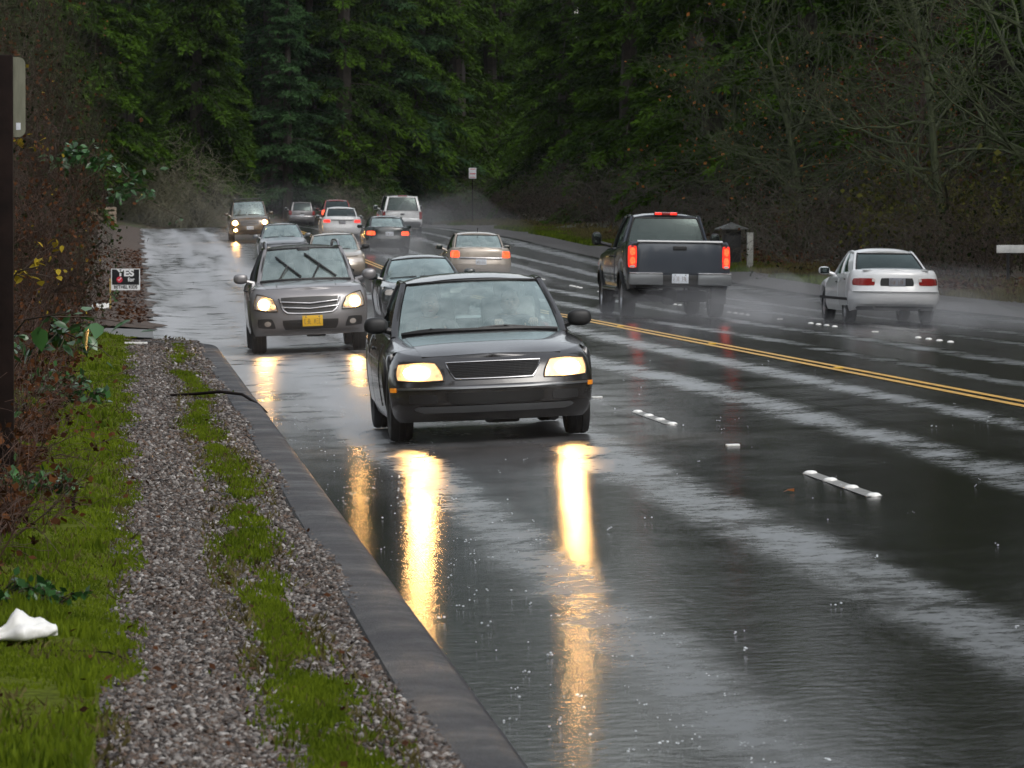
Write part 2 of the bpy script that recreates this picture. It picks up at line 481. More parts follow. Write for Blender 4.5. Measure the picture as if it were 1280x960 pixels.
# terrain, one sheet; it dips under the road
tx = np.unique(np.concatenate([np.linspace(-150, -30, 16), np.linspace(-30, -4, 22), np.linspace(-4, 24, 57), np.linspace(24, 90, 34), np.linspace(90, 190, 14)]))
ty = np.unique(np.concatenate([np.linspace(-130, 0, 14), np.linspace(0, 110, 111), np.linspace(110, 300, 77), np.linspace(300, 560, 66)]))
TX, TY = np.meshgrid(tx, ty)
uu = TX - off(TY)
TZ = zlat(uu) + zlong(TY)
rng = np.random.default_rng(3)
far = np.clip((np.abs(uu - 8) - 11) / 10, 0, 1)
TZ += far * (np.sin(TX*.31 + TY*.11)*.25 + np.sin(TX*.13 - TY*.23)*.3 + rng.normal(0, .06, TX.shape))
dip = np.clip(np.minimum((uu + 1.9)/.5, (18.4 - uu)/1.0), 0, 1)
dip = np.where(TY > 285, np.clip(np.minimum((uu + 6)/3, (22 - uu)/3), 0, 1), dip)
TZ -= .16*dip
nyy, nxx = TX.shape
V = np.stack([TX, TY, TZ], -1).reshape(-1, 3)
I = np.arange(nyy*nxx).reshape(nyy, nxx)
F = np.stack([I[:-1, :-1], I[:-1, 1:], I[1:, 1:], I[1:, :-1]], -1).reshape(-1, 4)
o = mesh_np('ground', V, F, M['soil'], smooth=True); o['kind'] = 'structure'

sm = lambda t: t*t*(3-2*t)
def ul(y):
    t = min(1, max(0, (y-71.5)/4.0))
    return -1.05*sm(t)
ysr = list(np.arange(-60, -12, 4.0)) + list(np.arange(-12, 110, 1.0)) + list(np.arange(110, 300, 2.0)) + list(np.arange(300, 440, 3.0))
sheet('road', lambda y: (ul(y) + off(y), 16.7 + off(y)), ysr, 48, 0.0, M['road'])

# gravel walk, kerb and verges (left, up to the first side drive)
PATH_END = 73.5
def vz(x, y):                         # surface left of the kerb
    t = np.clip((x + 1.5)/1.15, 0, 1)
    return zlat(np.minimum(x, -1.5))*(1-t) + .035*t + zlong(y) + .012*np.sin(x*7+y*.7)
ysg = list(np.arange(4, PATH_END+.1, .5))
sheet('gravel_path', lambda y: (-1.62, -.28), ysg, 10, .0, M['gravel_bed'], zf=lambda x, y: float(vz(x, y)))
M['moss'] = simple('moss_soil', (.075, .095, .010), .9, var=.5, scale=22, bmp=.6, spec=.05)
sheet('verge', lambda y: (-2.75, -1.48), list(np.arange(4, 76.1, .5)), 8, .012, M['moss'], zf=lambda x, y: float(vz(x, y)))

# extruded asphalt kerb: sloping face, worn rounded top, curls left at the side drive
prof = [(.02, -.10), (.0, -.055), (-.03, .015), (-.06, .040), (-.11, .052), (-.24, .054), (-.33, .046), (-.35, .02), (-.36, -.06)]
pathk = [(0.0, y) for y in np.arange(-4, 69, .7)]
for k in range(1, 13):
    a = k/12*PI/2
    pathk.append((-3.6 + 3.6*math.cos(a), 69 + 4.2*math.sin(a)))
pathk += [(-4.2, 73.22), (-5.2, 73.2)]
G = []
rr = random.Random(5)
for i, (px, py) in enumerate(pathk):
    a = Vector(pathk[max(0, i-1)]); c = Vector(pathk[min(len(pathk)-1, i+1)])
    d = (c-a).normalized(); nrm = Vector((d.y, -d.x))
    wob = rr.uniform(-.002, .002)
    G.append([(px + nrm.x*(q+wob), py + nrm.y*(q+wob), float(zlat(0)) + .07 + zlong(py) + h + rr.uniform(-.0012, .0012)) for q, h in prof])
mb = MB(); mb.grid(G); o = mb.build('kerb', M['kerb']); o['kind'] = 'structure'

# side drives and the gravel berms between them
M['drive'] = simple('wet_drive', (.12, .115, .115), .28, var=.3, scale=3, bmp=.15)
for yc, hw in ((78.6, 3.2), (131, 2.0), (183.5, 2.4)):
    sheet('side_drive', lambda y: (-16, -.99), [yc-hw+2*hw*k/8 for k in range(9)], 14, .014, M['drive'], zf=lambda x, y: float(zlat(min(x, -.9))*.5 + zlong(y)))
for y0, y1 in ((82.3, 128.6), (133.4, 180.7), (186.3, 262)):
    def bz(x, y, y0=y0, y1=y1):
        e = min(1, max(0, min(y-y0, y1-y)/2.5)); s_ = min(1, max(0, (-1.0-x)/.5))
        return float(zlat(min(x, -.9)) + zlong(y) + .10*e*s_ + .012*math.sin(y*2.1+x*5)*e)
    sheet('gravel_berm', lambda y: (-9, -.92 + .20*math.sin(y*.9)*math.sin(y*.37+1) + .08*math.sin(y*2.3)), [y0 + (y1-y0)*k/60 for k in range(121)], 14, .016, M['berm'], zf=bz)

# right-hand shoulder: wet grit then a rising verge
M['grit'] = gravelly('shoulder_grit', (.028, .024, .021), (.05, .045, .04), (.08, .072, .065), 40, .4)
sheet('shoulder', lambda y: (16.4 + off(y), 18.6 + off(y)), list(np.arange(20, 300, 2.0)), 6, .012, M['grit'])

# painted double yellow line
M['yellow'] = simple('yellow_paint', (.62, .33, .015), .35, var=.3, scale=6)
ys_l = list(np.arange(20, 200, 1.0)) + list(np.arange(200, 300, 3.0))
for c in (6.88, 7.08):
    sheet('yellow_line', lambda y: (c-.05 + off(y), c+.05 + off(y)), ys_l, 1, .005, M['yellow'])
M['worn_stripe'] = simple('worn_stripe', (.17, .165, .15), .4, var=.35, scale=9)
for y0 in (28.9, 39.9):
    sheet('worn_lane_stripe', lambda y: (3.50, 3.61), [y0 - .05 + 2.85*k/8 for k in range(9)], 1, .005, M['worn_stripe'])
# ------------------------------------------------------------------ raised pavement markers
M['marker_white'] = simple('marker_ceramic', (.80, .80, .78), .25, var=.08, scale=30)
M['marker_yellow'] = simple('marker_yellow', (.70, .42, .03), .3)
mb = MB(); mb.lathe([(0.0, .026), (.02, .0255), (.038, .021), (.05, .012), (.054, .003), (.054, -.004)], 14)
dot_me = mb.build('lane_button', M['marker_white'])
mb = MB()
mb.box((0, 0, .0095), (.11, .10, .019), bev=.007)
refl_me = mb.build('lane_reflector', M['marker_white'])
mb = MB(); mb.box((0, 0, .0095), (.11, .10, .019), bev=.007); yrefl_me = mb.build('centre_reflector', M['marker_yellow'])
_first = {}
def marker(src, x, y, label, group):
    o = src if src.name not in _first else src.copy()
    if src.name in _first: col.objects.link(o)
    _first[src.name] = 1
    o.location = (x, y, float(gz(x, y)))
    o.rotation_euler = (pitch(y), -math.atan(slope(x, y)), 0)
    tag(o, label, 'road marker', group)
NTH = ['nearest', 'second', 'third', 'farthest']
for k in range(4):
    marker(dot_me, 3.555, 28.9 + .914*k, f'white domed button on the near grey lane stripe, {NTH[k]} of its four', 'white lane buttons')
for k in range(4):
    marker(dot_me, 3.555, 39.9 + .914*k, f'white domed button on the farther grey lane stripe, {NTH[k]} of its four', 'white lane buttons')
for j, y0 in enumerate((50.9, 61.9, 72.8)):
    for k in range(4):
        marker(dot_me, 3.555, y0 + .914*k, 'white domed button between the oncoming lanes beyond the black sedan', 'far oncoming lane buttons')
marker(refl_me, 3.555, 35.8, 'single square white marker alone between two groups of lane buttons', 'square lane reflectors')
marker(refl_me, 3.555, 46.4, 'square white marker between the oncoming lanes beside the black sedan rear', 'square lane reflectors')
right_groups = [(54.6, 'in the outbound lanes at the right frame edge'), (65.6, 'behind the white coupe'), (76.6, 'under the tail of the white coupe'), (87.6, 'between the pickup and the white coupe'),
                (98.6, 'under the dark grey pickup'), (109.6, 'ahead of the dark grey pickup'), (120.6, 'in the outbound lanes beside the black sedan roof'), (131.6, 'in the outbound lanes beyond the pickup')]
for y0, w in right_groups:
    for k in range(4):
        marker(dot_me, 10.95, y0 + .914*k, f'white domed button {w}, {NTH[k]} of its four', 'white lane buttons')
for y, w in ((72.4, 'behind the white coupe'), (83.2, 'beside the white coupe, further up'), (94, 'beneath the dark grey pickup'), (115.8, 'beyond the dark grey pickup')):
    marker(refl_me, 10.95, y, f'single square white marker in the outbound lanes {w}', 'square lane reflectors')
for y, w in ((51.6, 'near the right frame edge'), (75.0, 'just right of the black sedan mirror'), (63.0, 'midway along the line')):
    marker(yrefl_me, 6.98, y, f'yellow reflector on the double yellow line, {w}', 'yellow centre reflectors')

# ------------------------------------------------------------------ rain splashes on the near water
M['drop'] = simple('splash_water', (.8, .85, .9), .1, spec=.8)
rng = np.random.default_rng(11)
mb = MB()
for k in range(420):
    y = 15 + 45*rng.random()**1.6; x = rng.uniform(.03, 1.1) if rng.random() < .6 else rng.uniform(.5, 8)
    r = rng.uniform(.002, .0055); z = float(gz(x, y)) + rng.uniform(0, .02)
    n = rng.integers(1, 4)
    for q in range(n):
        c = (x + rng.normal(0, .018), y + rng.normal(0, .02), z + rng.uniform(.004, .02))
        s = r*rng.uniform(.5, 1)
        mb.add([(c[0]+s*1.6, c[1], c[2]), (c[0]-s*1.6, c[1], c[2]), (c[0], c[1]+s, c[2]), (c[0], c[1]-s, c[2]), (c[0], c[1], c[2]+s), (c[0], c[1], c[2]-s)],
               [(0, 2, 4), (2, 1, 4), (1, 3, 4), (3, 0, 4), (2, 0, 5), (1, 2, 5), (3, 1, 5), (0, 3, 5)])
o = mb.build('rain_splashes', M['drop']); tag(o, 'tiny white rain splashes on the wet road', kind='stuff')
# ------------------------------------------------------------------ vehicles
# car space: origin on the ground under the middle, nose towards -Y, +X is the car's left hand
class Body:
    TAU = [0, .05, .12, .22, .34, .46, .58, .70, .80, .88, .94, .98, 1.0]
    XF = [0, .16, .32, .46, .58, .69, .78, .86, .92, .965, .99, 1.0]
    def __init__(s, **P):
        s.__dict__.update(P)
        s.f_sh = interp(s.sh); s.f_cr = interp(s.crown)
        s.f_side = interp(s.side); s.f_nose = interp(s.nose); s.f_tail = interp(s.tail)
        s.y0, s.y1 = -s.L/2, s.L/2
        s.cf = getattr(s, 'cf', .5); s.cr = getattr(s, 'cr', .4)
        s.pf = getattr(s, 'pf', 2.6); s.pr = getattr(s, 'pr', 3.0); s.q = getattr(s, 'q', 1.9)
        s.bar = getattr(s, 'bar', .035)
    def hw(s, tau): return s.W/2*float(s.f_side(tau))
    def barrel(s, y): return 1 - s.bar*(abs(y)/(s.L/2))**2.5
    def yf(s, tau, fx): return s.y0 + float(s.f_nose(tau)) + s.cf*(1-(1-min(1, fx)**s.pf)**(1/s.q))
    def yr(s, tau, fx): return s.y1 - float(s.f_tail(tau)) - s.cr*(1-(1-min(1, fx)**s.pr)**(1/s.q))
    def zsill(s, y, side=True):
        z = s.sill + s.lift_f*max(0, (s.y0+.6-y)/.6)**2 + s.lift_r*max(0, (y-s.y1+.7)/.7)**2
        if side:
            for ya in s.axles:
                d = abs(y-ya)
                if d < s.ra: z = max(z, s.rw + math.sqrt(s.ra**2-d**2) - .0)
        return z
    def z_at(s, tau, y, side=False):
        a = s.zsill(y, side); return a + tau*(float(s.f_sh(y))-a)
    def tau_at(s, z, y):
        a = s.zsill(y, False); return min(1, max(0, (z-a)/(float(s.f_sh(y))-a)))
    def wid(s, tau, y):
        """half width of the plan outline at height tau"""
        w = s.hw(tau)*s.barrel(y)
        yf0 = s.yf(tau, 0); yr0 = s.yr(tau, 0)
        if y < yf0 + s.cf:
            t = max(0, min(1, 1-(y-yf0)/s.cf)); w *= max(0, 1-t**s.q)**(1/s.pf)
        if y > yr0 - s.cr:
            t = max(0, min(1, 1-(yr0-y)/s.cr)); w *= max(0, 1-t**s.q)**(1/s.pr)
        return w
    # surface functions
    def F(s, x, z):
        y = s.y0
        for _ in range(4):
            t = s.tau_at(z, y); y = s.yf(t, abs(x)/(s.hw(t)*s.barrel(y)))
        return Vector((x, y, z))
    def Rr(s, x, z):
        y = s.y1
        for _ in range(4):
            t = s.tau_at(z, y); y = s.yr(t, abs(x)/(s.hw(t)*s.barrel(y)))
        return Vector((x, y, z))
    def S(s, y, z, sg):
        return Vector((sg*s.wid(s.tau_at(z, y), y), y, z))
    def T(s, x, y):
        w = max(.02, s.wid(1.0, y))
        return Vector((x, y, float(s.f_sh(y)) + float(s.f_cr(y))*(1-min(1, abs(x)/w)**2.4)))
    def shell(s):
        ysd = set(np.linspace(s.y0+s.cf+.08, s.y1-s.cr-.08, 22).tolist())
        for ya in s.axles:
            for k in range(-8, 9): ysd.add(ya + s.ra*math.sin(k/8*PI/2)*1.0)
            ysd.add(ya-s.ra-.012); ysd.add(ya+s.ra+.012)
        ysd = sorted(y for y in ysd if s.y0+s.cf+.08 < y < s.y1-s.cr-.08)
        half = [('f', f) for f in s.XF] + [('s', y) for y in ysd] + [('r', f) for f in reversed(s.XF)]
        rows = []
        for kind, a in half:
            colm = []
            for tau in s.TAU:
                if kind == 'f':
                    y = s.yf(tau, a); x = a*s.hw(tau)*s.barrel(y); z = s.z_at(tau, y)
                elif kind == 'r':
                    y = s.yr(tau, a); x = a*s.hw(tau)*s.barrel(y); z = s.z_at(tau, y)
                else:
                    y = a; x = s.hw(tau)*s.barrel(y); z = s.z_at(tau, y, True)
                colm.append((x, y, z))
            rows.append(colm)
        mb = MB()
        mb.grid(rows); mb.grid([[(-x, y, z) for x, y, z in r] for r in rows])
        # top skin
        FR = [1, .975, .94, .88, .78, .64, .48, .32, .16, 0]
        top = []
        for r in rows:
            x, y, z = r[-1]; c = float(s.f_cr(y))
            top.append([(x*f, y, z + c*(1-f**2.4)) for f in FR])
        for sg in (1, -1):
            for i in range(len(top)-1):
                ym = (top[i][0][1]+top[i+1][0][1])/2
                for j in range(len(FR)-1):
                    skip = False
                    for a, b_, keep in s.holes:
                        if a < ym < b_ and FR[j+1] < keep: skip = True
                    if skip: continue
                    q = [top[i][j], top[i+1][j], top[i+1][j+1], top[i][j+1]]
                    mb.add([(sg*p[0], p[1], p[2]) for p in q], [(0, 1, 2, 3)])
        return mb

def bil(c, s, t):
    a, b, d, e = [Vector(p) for p in c]          # BL, BR, TR, TL ; s,t in 0..1
    return a*(1-s)*(1-t) + b*s*(1-t) + d*s*t + e*(1-s)*t

def patch(mb, fn, c, n=8, m=6, out=(0, -1, 0), d=.006, th=.02, rnd=.6):
    """panel over a surface: c are 2-D corners BL BR TR TL, fn(a, b) -> point, pushed out by d, skirt th"""
    out = Vector(out); G = []; c3 = [(p[0], p[1], 0) for p in c]
    for j in range(m+1):
        row = []
        for i in range(n+1):
            a = -1+2*i/n; b = -1+2*j/m
            a2 = a*math.sqrt(max(0, 1-rnd*b*b/2)); b2 = b*math.sqrt(max(0, 1-rnd*a*a/2))
            p = bil(c3, (a2+1)/2, (b2+1)/2)
            row.append(fn(p.x, p.y) + out*d)
        G.append(row)
    mb.grid(G)
    bd = G[0] + [r[-1] for r in G[1:]] + G[-1][::-1][1:] + [r[0] for r in G[::-1][1:]]
    mb.grid([bd, [p - out*th for p in bd]])
    return bd

def frame(mb, fn, c, r=.008, out=(0, -1, 0), d=.008, rnd=.6, n=10, m=6):
    t = MB(); bd = patch(t, fn, c, n, m, out, d, .01, rnd)
    mb.tube(bd, r, 6, cap=False)

def slab(mb, c, bow=(0, 0, 0), bulge=0.0, n=8, m=6, th=.02, inset=0.0, rnd=0.0, curve=None):
    """thick curved quad from four 3-D corners; bow moves the middle of both horizontal edges"""
    a, b, d, e = [Vector(p) for p in c]; nrm = (b-a).cross(e-a).normalized(); bow = Vector(bow); G = []
    for j in range(m+1):
        row = []
        for i in range(n+1):
            u = -1+2*i/n; v = -1+2*j/m
            u2 = u*math.sqrt(max(0, 1-rnd*v*v/2))*(1-inset); v2 = v*math.sqrt(max(0, 1-rnd*u*u/2))*(1-inset)
            p = bil(c, (u2+1)/2, (v2+1)/2) + bow*(1-u2*u2) + nrm*bulge*(1-v2*v2)
            row.append(p)
        G.append(row)
    B = [[p - nrm*th for p in r] for r in G]
    mb.grid(G); mb.grid([r[::-1] for r in B])
    bd = lambda H: H[0] + [r[-1] for r in H[1:]] + H[-1][::-1][1:] + [r[0] for r in H[::-1][1:]]
    mb.grid([bd(G), bd(B)])
    return G

_wheel_me = {}
def wheel(parent, x, y, r, w, rim_r, detail=True, rim_mat='rim'):
    sg = 1 if x > 0 else -1
    key = (r, w, rim_r, sg, rim_mat)
    if key not in _wheel_me:
        mb = MB(); h = w/2
        mb.lathe([(rim_r, -h*.82), (rim_r+.02, -h*.95), (r*.86, -h), (r*.95, -h*.93), (r*.985, -h*.74), (r, -h*.62), (r, -h*.30), (r-.012, -h*.28), (r-.012, -h*.22), (r, -h*.2), (r, h*.2),
                  (r-.012, h*.22), (r-.012, h*.28), (r, h*.30), (r, h*.62), (r*.985, h*.74), (r*.95, h*.93), (r*.86, h), (rim_r+.02, h*.95), (rim_r, h*.82)], 28, 'x')
        ty_ = mb.build('tyre', M['rubber'])
        mb = MB()
        mb.lathe([(rim_r+.004, -h*.8), (rim_r-.015, -h*.6), (rim_r-.02, h*.6), (rim_r+.008, h*.86)], 24, 'x')
        mb.lathe([(.002, h*.55*sg), (.07, h*.55*sg), (.075, h*.3*sg), (.002, h*.3*sg)], 14, 'x')
        for k in range(6):
            a = k*PI/3; ca, sa = math.cos(a), math.sin(a)
            mb.tube([(h*.45*sg, .05*ca, .05*sa), (h*.55*sg, rim_r*.6*ca, rim_r*.6*sa), (h*.5*sg, (rim_r-.01)*ca, (rim_r-.01)*sa)], [.03, .026, .032], 6, sx=1, sz=.6)
        mb.lathe([(.002, h*.1*sg), (rim_r-.03, h*.1*sg)], 20, 'x')
        rm_ = mb.build('rim', M[rim_mat])
        _wheel_me[key] = (ty_.data, rm_.data)
        bpy.data.objects.remove(ty_); bpy.data.objects.remove(rm_)
    a, b = _wheel_me[key]
    t = bpy.data.objects.new('wheel', a); col.objects.link(t); t.parent = parent; t.location = (x, y, r)
    q = bpy.data.objects.new('rim', b); col.objects.link(q); q.parent = t
    return t

def ell(mb, c, d, n=14, m=10, e=2.6):
    """rounded box (superellipsoid)"""
    pw = lambda v, k: math.copysign(abs(v)**(2/k), v); G = []
    for j in range(m+1):
        f = -PI/2 + PI*j/m; row = []
        for i in range(n):
            a = 2*PI*i/n
            row.append((c[0]+d[0]/2*pw(math.cos(f), e)*pw(math.cos(a), e), c[1]+d[1]/2*pw(math.cos(f), e)*pw(math.sin(a), e), c[2]+d[2]/2*pw(math.sin(f), e)))
        G.append(row)
    mb.grid(G, True)

class Car:
    """shell, greenhouse, wheels; the rest is added per vehicle"""
    def __init__(s, name, label, cat, B, G, mat, pos, away=False, group=None, glass='glass', rear_glass=None, roof_mat=None, pillar_mat=None, wheel_r=None, detail=True, yaw=0.0):
        s.B, s.G, s.mat = B, G, M[mat]
        x, y = pos
        # banks with the road: roll from the cross slope, pitch from the grade
        sl, pt = slope(x, y, 1.0), pitch(y)
        s.root = empty(name, (x, y, float(gz(x, y))))
        m = Matrix.Rotation(math.atan(pt), 4, 'X') @ Matrix.Rotation(-math.atan(sl), 4, 'Y') @ Matrix.Rotation((PI if away else 0) + yaw, 4, 'Z')
        s.root.rotation_euler = m.to_euler()
        tag(s.root, label, cat, group)
        b = B.shell().build('body', s.mat, s.root)
        # underside and wheel wells
        mb = MB()
        zb = B.sill + .05
        mb.box((0, 0, zb+.09), (B.W*.62, B.L*.86, .18), bev=.04)
        for ya in B.axles: mb.box((0, ya, B.rw+.02), (B.W*.8, .12, .12), bev=.03)
        mb.box((0, B.y0+.75, zb), (B.W*.5, .5, .12), bev=.04); mb.box((.1, B.y0+.6, zb-.035), (.3, .2, .1), bev=.03)
        mb.box((0, 0, B.rw+.30), (B.W*.70, B.L*.9, .03))
        mb.tube([(.35, 0, zb), (.38, B.y1-.4, zb), (.42, B.y1-.03, zb+.03)], .03, 8)
        mb.build('underbody', M['underbody'], s.root)
        for ya in B.axles:
            for sg in (1, -1): wheel(s.root, sg*(B.track/2), ya, B.rw, B.tw, B.rim)
        s.greenhouse(glass, rear_glass or glass, roof_mat, pillar_mat, detail)
    def greenhouse(s, gm, rgm, roof_mat, pillar_mat, detail):
        B, G = s.B, s.G; roofm = M[roof_mat] if roof_mat else s.mat; pm = M[pillar_mat] if pillar_mat else s.mat
        zr = G['zroof']; zs_ = zr - G.get('drop', .07)
        def T(x, y): return B.T(x, y) - Vector((0, 0, .015))
        A0 = T(G['wbf'], G['wsb']+G['bowb']); A1 = Vector((G['wr'], G['wst']+G['bowt'], zs_-.01))
        C0 = T(G['wbr'], G['rgb']-G['bowr']); C1 = Vector((G['wr']*G.get('taper', .97), G['re']-G['bowr']*.5, zs_-.015))
        mir = lambda p: Vector((-p.x, p.y, p.z))
        # windscreen / rear window (corners listed so the normal points outward)
        W = [mir(A0), A0, A1, mir(A1)]
        zc = B.T(0, G['wsb']).z - A0.z
        s.Wq, s.Wbow = W, Vector((0, -G['bowb'], max(0, zc)*.55))
        mb = MB(); slab(mb, W, s.Wbow, .02, 14, 8, .008, .035, .06); s.wind = mb.build('windscreen', M[gm], s.root)
        mb = MB(); g = []
        sq = lambda u, v: s.on_wind(u, v, .004)
        bd = [sq(u/10, 0.0) for u in range(-10, 11)] + [sq(1, v/6) for v in range(1, 7)] + [sq(-u/10, 1) for u in range(-9, 11)] + [sq(-1, 1-v/6) for v in range(1, 7)]
        mb.tube(bd, .014, 6, cap=False); mb.build('window_seal', M['trim'], s.wind)
        Q = [C0, mir(C0), mir(C1), C1]
        s.Rq, s.Rbow = Q, Vector((0, G['bowr'], 0))
        mb = MB(); slab(mb, Q, s.Rbow, .02, 14, 8, .008, G.get('rinset', .05), .12); s.rear = mb.build('rear_window', M[rgm], s.root)
        mb = MB()
        rq = lambda u, v: s.on_rear(u, v, .004)
        k = 1-G.get('rinset', .05)*.7
        bd = [rq(u/10*k, -k) for u in range(-10, 11)] + [rq(k, -k+2*k*v/6) for v in range(1, 7)] + [rq(-u/10*k, k) for u in range(-9, 11)] + [rq(-k, k-2*k*v/6) for v in range(1, 7)]
        mb.tube(bd, .013, 6, cap=False); mb.build('window_seal', M['trim'], s.rear)
        if G.get('rframe'):                       # painted surround of an upright tailgate window
            mb = MB(); bd2 = [rq(u/10, -1) for u in range(-10, 11)] + [rq(1, -1+2*v/6) for v in range(1, 7)] + [rq(-u/10, 1) for u in range(-9, 11)] + [rq(-1, 1-2*v/6) for v in range(1, 7)]
            mb.grid([bd2, bd]); mb.build('tailgate_frame', pm, s.root)
        # roof
        nr, nc = 12, 14; rows = []
        for v in range(nr+1):
            t = v/nr; row = []
            for i in range(-nc, nc+1):
                f = i/nc; w = A1.x*(1-t) + C1.x*t
                x = f*(w+.012)
                yc = (G['wst'])*(1-t) + G['re']*t
                y = yc + G['bowt']*f*f*(1-t) - G['bowr']*.5*f*f*t
                arch = G.get('arch', .03)*(1-(2*t-1)**2) - G.get('nosedrop', .02)*(1-t)**3 - .02*t**6
                z = zs_ + (zr-zs_)*(1-abs(f)**2.6) - .012 + arch
                row.append((x, y, z))
            rows.append(row)
        mb = MB(); mb.grid(rows)
        bd = rows[0] + [r[-1] for r in rows[1:]] + rows[-1][::-1][1:] + [r[0] for r in rows[::-1][1:]]
        mb.grid([bd, [(x*.985, y, z-.035) for x, y, z in bd]])
        mb.build('roof', roofm, s.root)
        # pillars and side glass
        zb = lambda y: float(B.f_sh(y))
        for sg in (1, -1):
            mv = lambda p: Vector((p.x*sg, p.y, p.z))
            mb = MB(); n = 6
            pts = [mv(A0*(1-t/n) + A1*(t/n) + Vector((.02, 0, 0))*math.sin(PI*t/n)*.6) for t in range(n+1)]
            rr_ = [.048 - .012*t/n for t in range(n+1)]
            mb.tube([pts[0] + (pts[0]-pts[1])*.15] + pts, [rr_[0]] + rr_, 8, sx=.95, sz=.8)
            e1 = mv(C1); m1 = mv(A1)
            mid = [m1*(1-t/6) + e1*(t/6) + Vector((sg*.012*math.sin(PI*t/6), 0, G.get('arch', .03)*.6*math.sin(PI*t/6))) for t in range(7)]
            mb.tube(mid, .034, 8)
            mb.build('pillar', pm, s.root)
            cw0, cw1 = G.get('cw', (.40, .22))
            out = Vector((sg*1.0, 0, .3))
            def belt(t): # along the belt, A -> C
                p = A0*(1-t) + C0*t; y = p.y
                return mv(Vector((p.x*(1-4*t*(1-t)) + max(p.x, B.wid(1.0, y)-.035)*4*t*(1-t), y, B.T(p.x, y).z-.02)))
            def rail(t):
                p = A1*(1-t) + C1*t
                return mv(Vector((p.x + .01*math.sin(PI*t), p.y, p.z + G.get('arch', .03)*.5*math.sin(PI*t))))
            LB, LT = (C0-A0).length, (C1-A1).length
            tb, tt = 1-cw0/LB, 1-cw1/LT
            side = [belt(0), belt(tb), rail(tt), rail(0)]
            nS = 10; Gd = []
            for j in range(6):
                v = j/5
                Gd.append([belt(tb*i/nS)*(1-v) + rail(tt*i/nS)*v + Vector((sg*.035*math.sin(PI*v*.9), 0, 0)) for i in range(nS+1)])
            mb = MB(); mb.grid(Gd); gl = mb.build('side_window', M[G.get('side_glass', rgm)], s.root)
            mb = MB()
            for f in G.get('posts', (.52,)):
                mb.tube([belt(tb*f)*(1-v) + rail(tt*f)*v + Vector((sg*(.004+.035*math.sin(PI*v*.9)), 0, 0)) for v in (0, .25, .5, .75, 1)], .035, 6, sx=1.0, sz=.5)
            mb.tube([belt(tb*i/8) + Vector((sg*.012, 0, .012)) for i in range(9)], .012, 6)
            mb.build('door_post', M[G.get('post_mat', 'trim')], s.root)
            mb = MB(); Gd = []
            for j in range(6):
                v = j/5
                Gd.append([belt(tb+(1-tb)*i/6)*(1-v) + rail(tt+(1-tt)*i/6)*v + Vector((sg*.035*math.sin(PI*v*.9)*(1-i/6*.8), 0, 0)) for i in range(7)])
            mb.grid(Gd); mb.grid([[p - Vector((sg*.03, 0, 0)) for p in r] for r in Gd])
            mb.tube([Gd[j][-1] for j in range(6)], .03, 8)
            mb.build('rear_pillar', pm, s.root)
        # cabin
        mb = MB(); zbm = zb(0); wv = B.W*.40
        mb.box((0, (G['wsb']+G['rgb'])/2, .36), (wv*2, G['rgb']-G['wsb'], .04))
        dash = G['wsb']+.42
        mb.box((0, dash, zbm-.12), (wv*2, .5, .2), bev=.06)
        for sg in (1, -1): mb.box((sg*wv, (G['wsb']+G['rgb'])/2, zbm-.28), (.04, G['rgb']-G['wsb']-.3, .5))
        mb.build('interior', M['interior'], s.root)
        if detail:
            ys_ = (G['wst']+.55, G.get('rseat', min(G['re']-.12, G['wst']+1.55)))
            for r_, yy in enumerate(ys_):
                for sg in (1, -1):
                    mb = MB(); mx_ = Matrix.Rotation(R(-14), 4, 'X')
                    dz_ = -.20*r_
                    mb.box((sg*.37, yy, zbm-.02+dz_), (.50, .14, .62), mx_, bev=.05)
                    mb.box((sg*.37, yy-.28, zbm-.36), (.50, .52, .14), bev=.05)
                    mb.box((sg*.37, yy+.08, min(zbm+.40, G['zroof']-.17)+dz_), (.25, .09, .17), mx_, bev=.035)
                    mb.build('seat', M['seat'], s.root)
    def on_wind(s, u, v, d=.01):
        """u -1..1 across, v 0..1 up, on the windscreen"""
        a, b, c, e = [Vector(p) for p in s.Wq]; n = (b-a).cross(e-a).normalized()
        return bil(s.Wq, (u+1)/2, v) + s.Wbow*(1-u*u) + n*(.02*(1-(2*v-1)**2)+d)
    def on_rear(s, u, v, d=.01):
        a, b, c, e = [Vector(p) for p in s.Rq]; n = (b-a).cross(e-a).normalized()
        return bil(s.Rq, (u+1)/2, (v+1)/2) + s.Rbow*(1-u*u) + n*(.02*(1-v*v)+d)
    def front(s, name, mat, c, d=.006, th=.02, rnd=.6, parent=None, n=10, m=6):
        mb = MB(); patch(mb, s.B.F, c, n, m, (0, -1, 0), d, th, rnd); return mb.build(name, M[mat], parent or s.root)
    def back(s, name, mat, c, d=.006, th=.02, rnd=.6, parent=None, n=10, m=6):
        mb = MB(); patch(mb, s.B.Rr, c, n, m, (0, 1, 0), d, th, rnd); return mb.build(name, M[mat], parent or s.root)
    def both(s, f, name, mat, c, **k):
        a = f(name, mat, c, **k); f(name, mat, [(-c[1][0], c[1][1]), (-c[0][0], c[0][1]), (-c[3][0], c[3][1]), (-c[2][0], c[2][1])], **k)
        return a
    def lid(s, name, ya, yb, w0, w1, mat=None, d=.006, bow=0.0):
        """hood or boot lid panel proud of the top skin"""
        mb = MB(); c = [(-w0, ya), (w0, ya), (w1, yb), (-w1, yb)]
        patch(mb, lambda x, y: s.B.T(x, y + bow*(x/w0)**2*(yb-y)/(yb-ya)), c, 16, 12, (0, 0, 1), d, .012, .10); return mb.build(name, mat or s.mat, s.root)
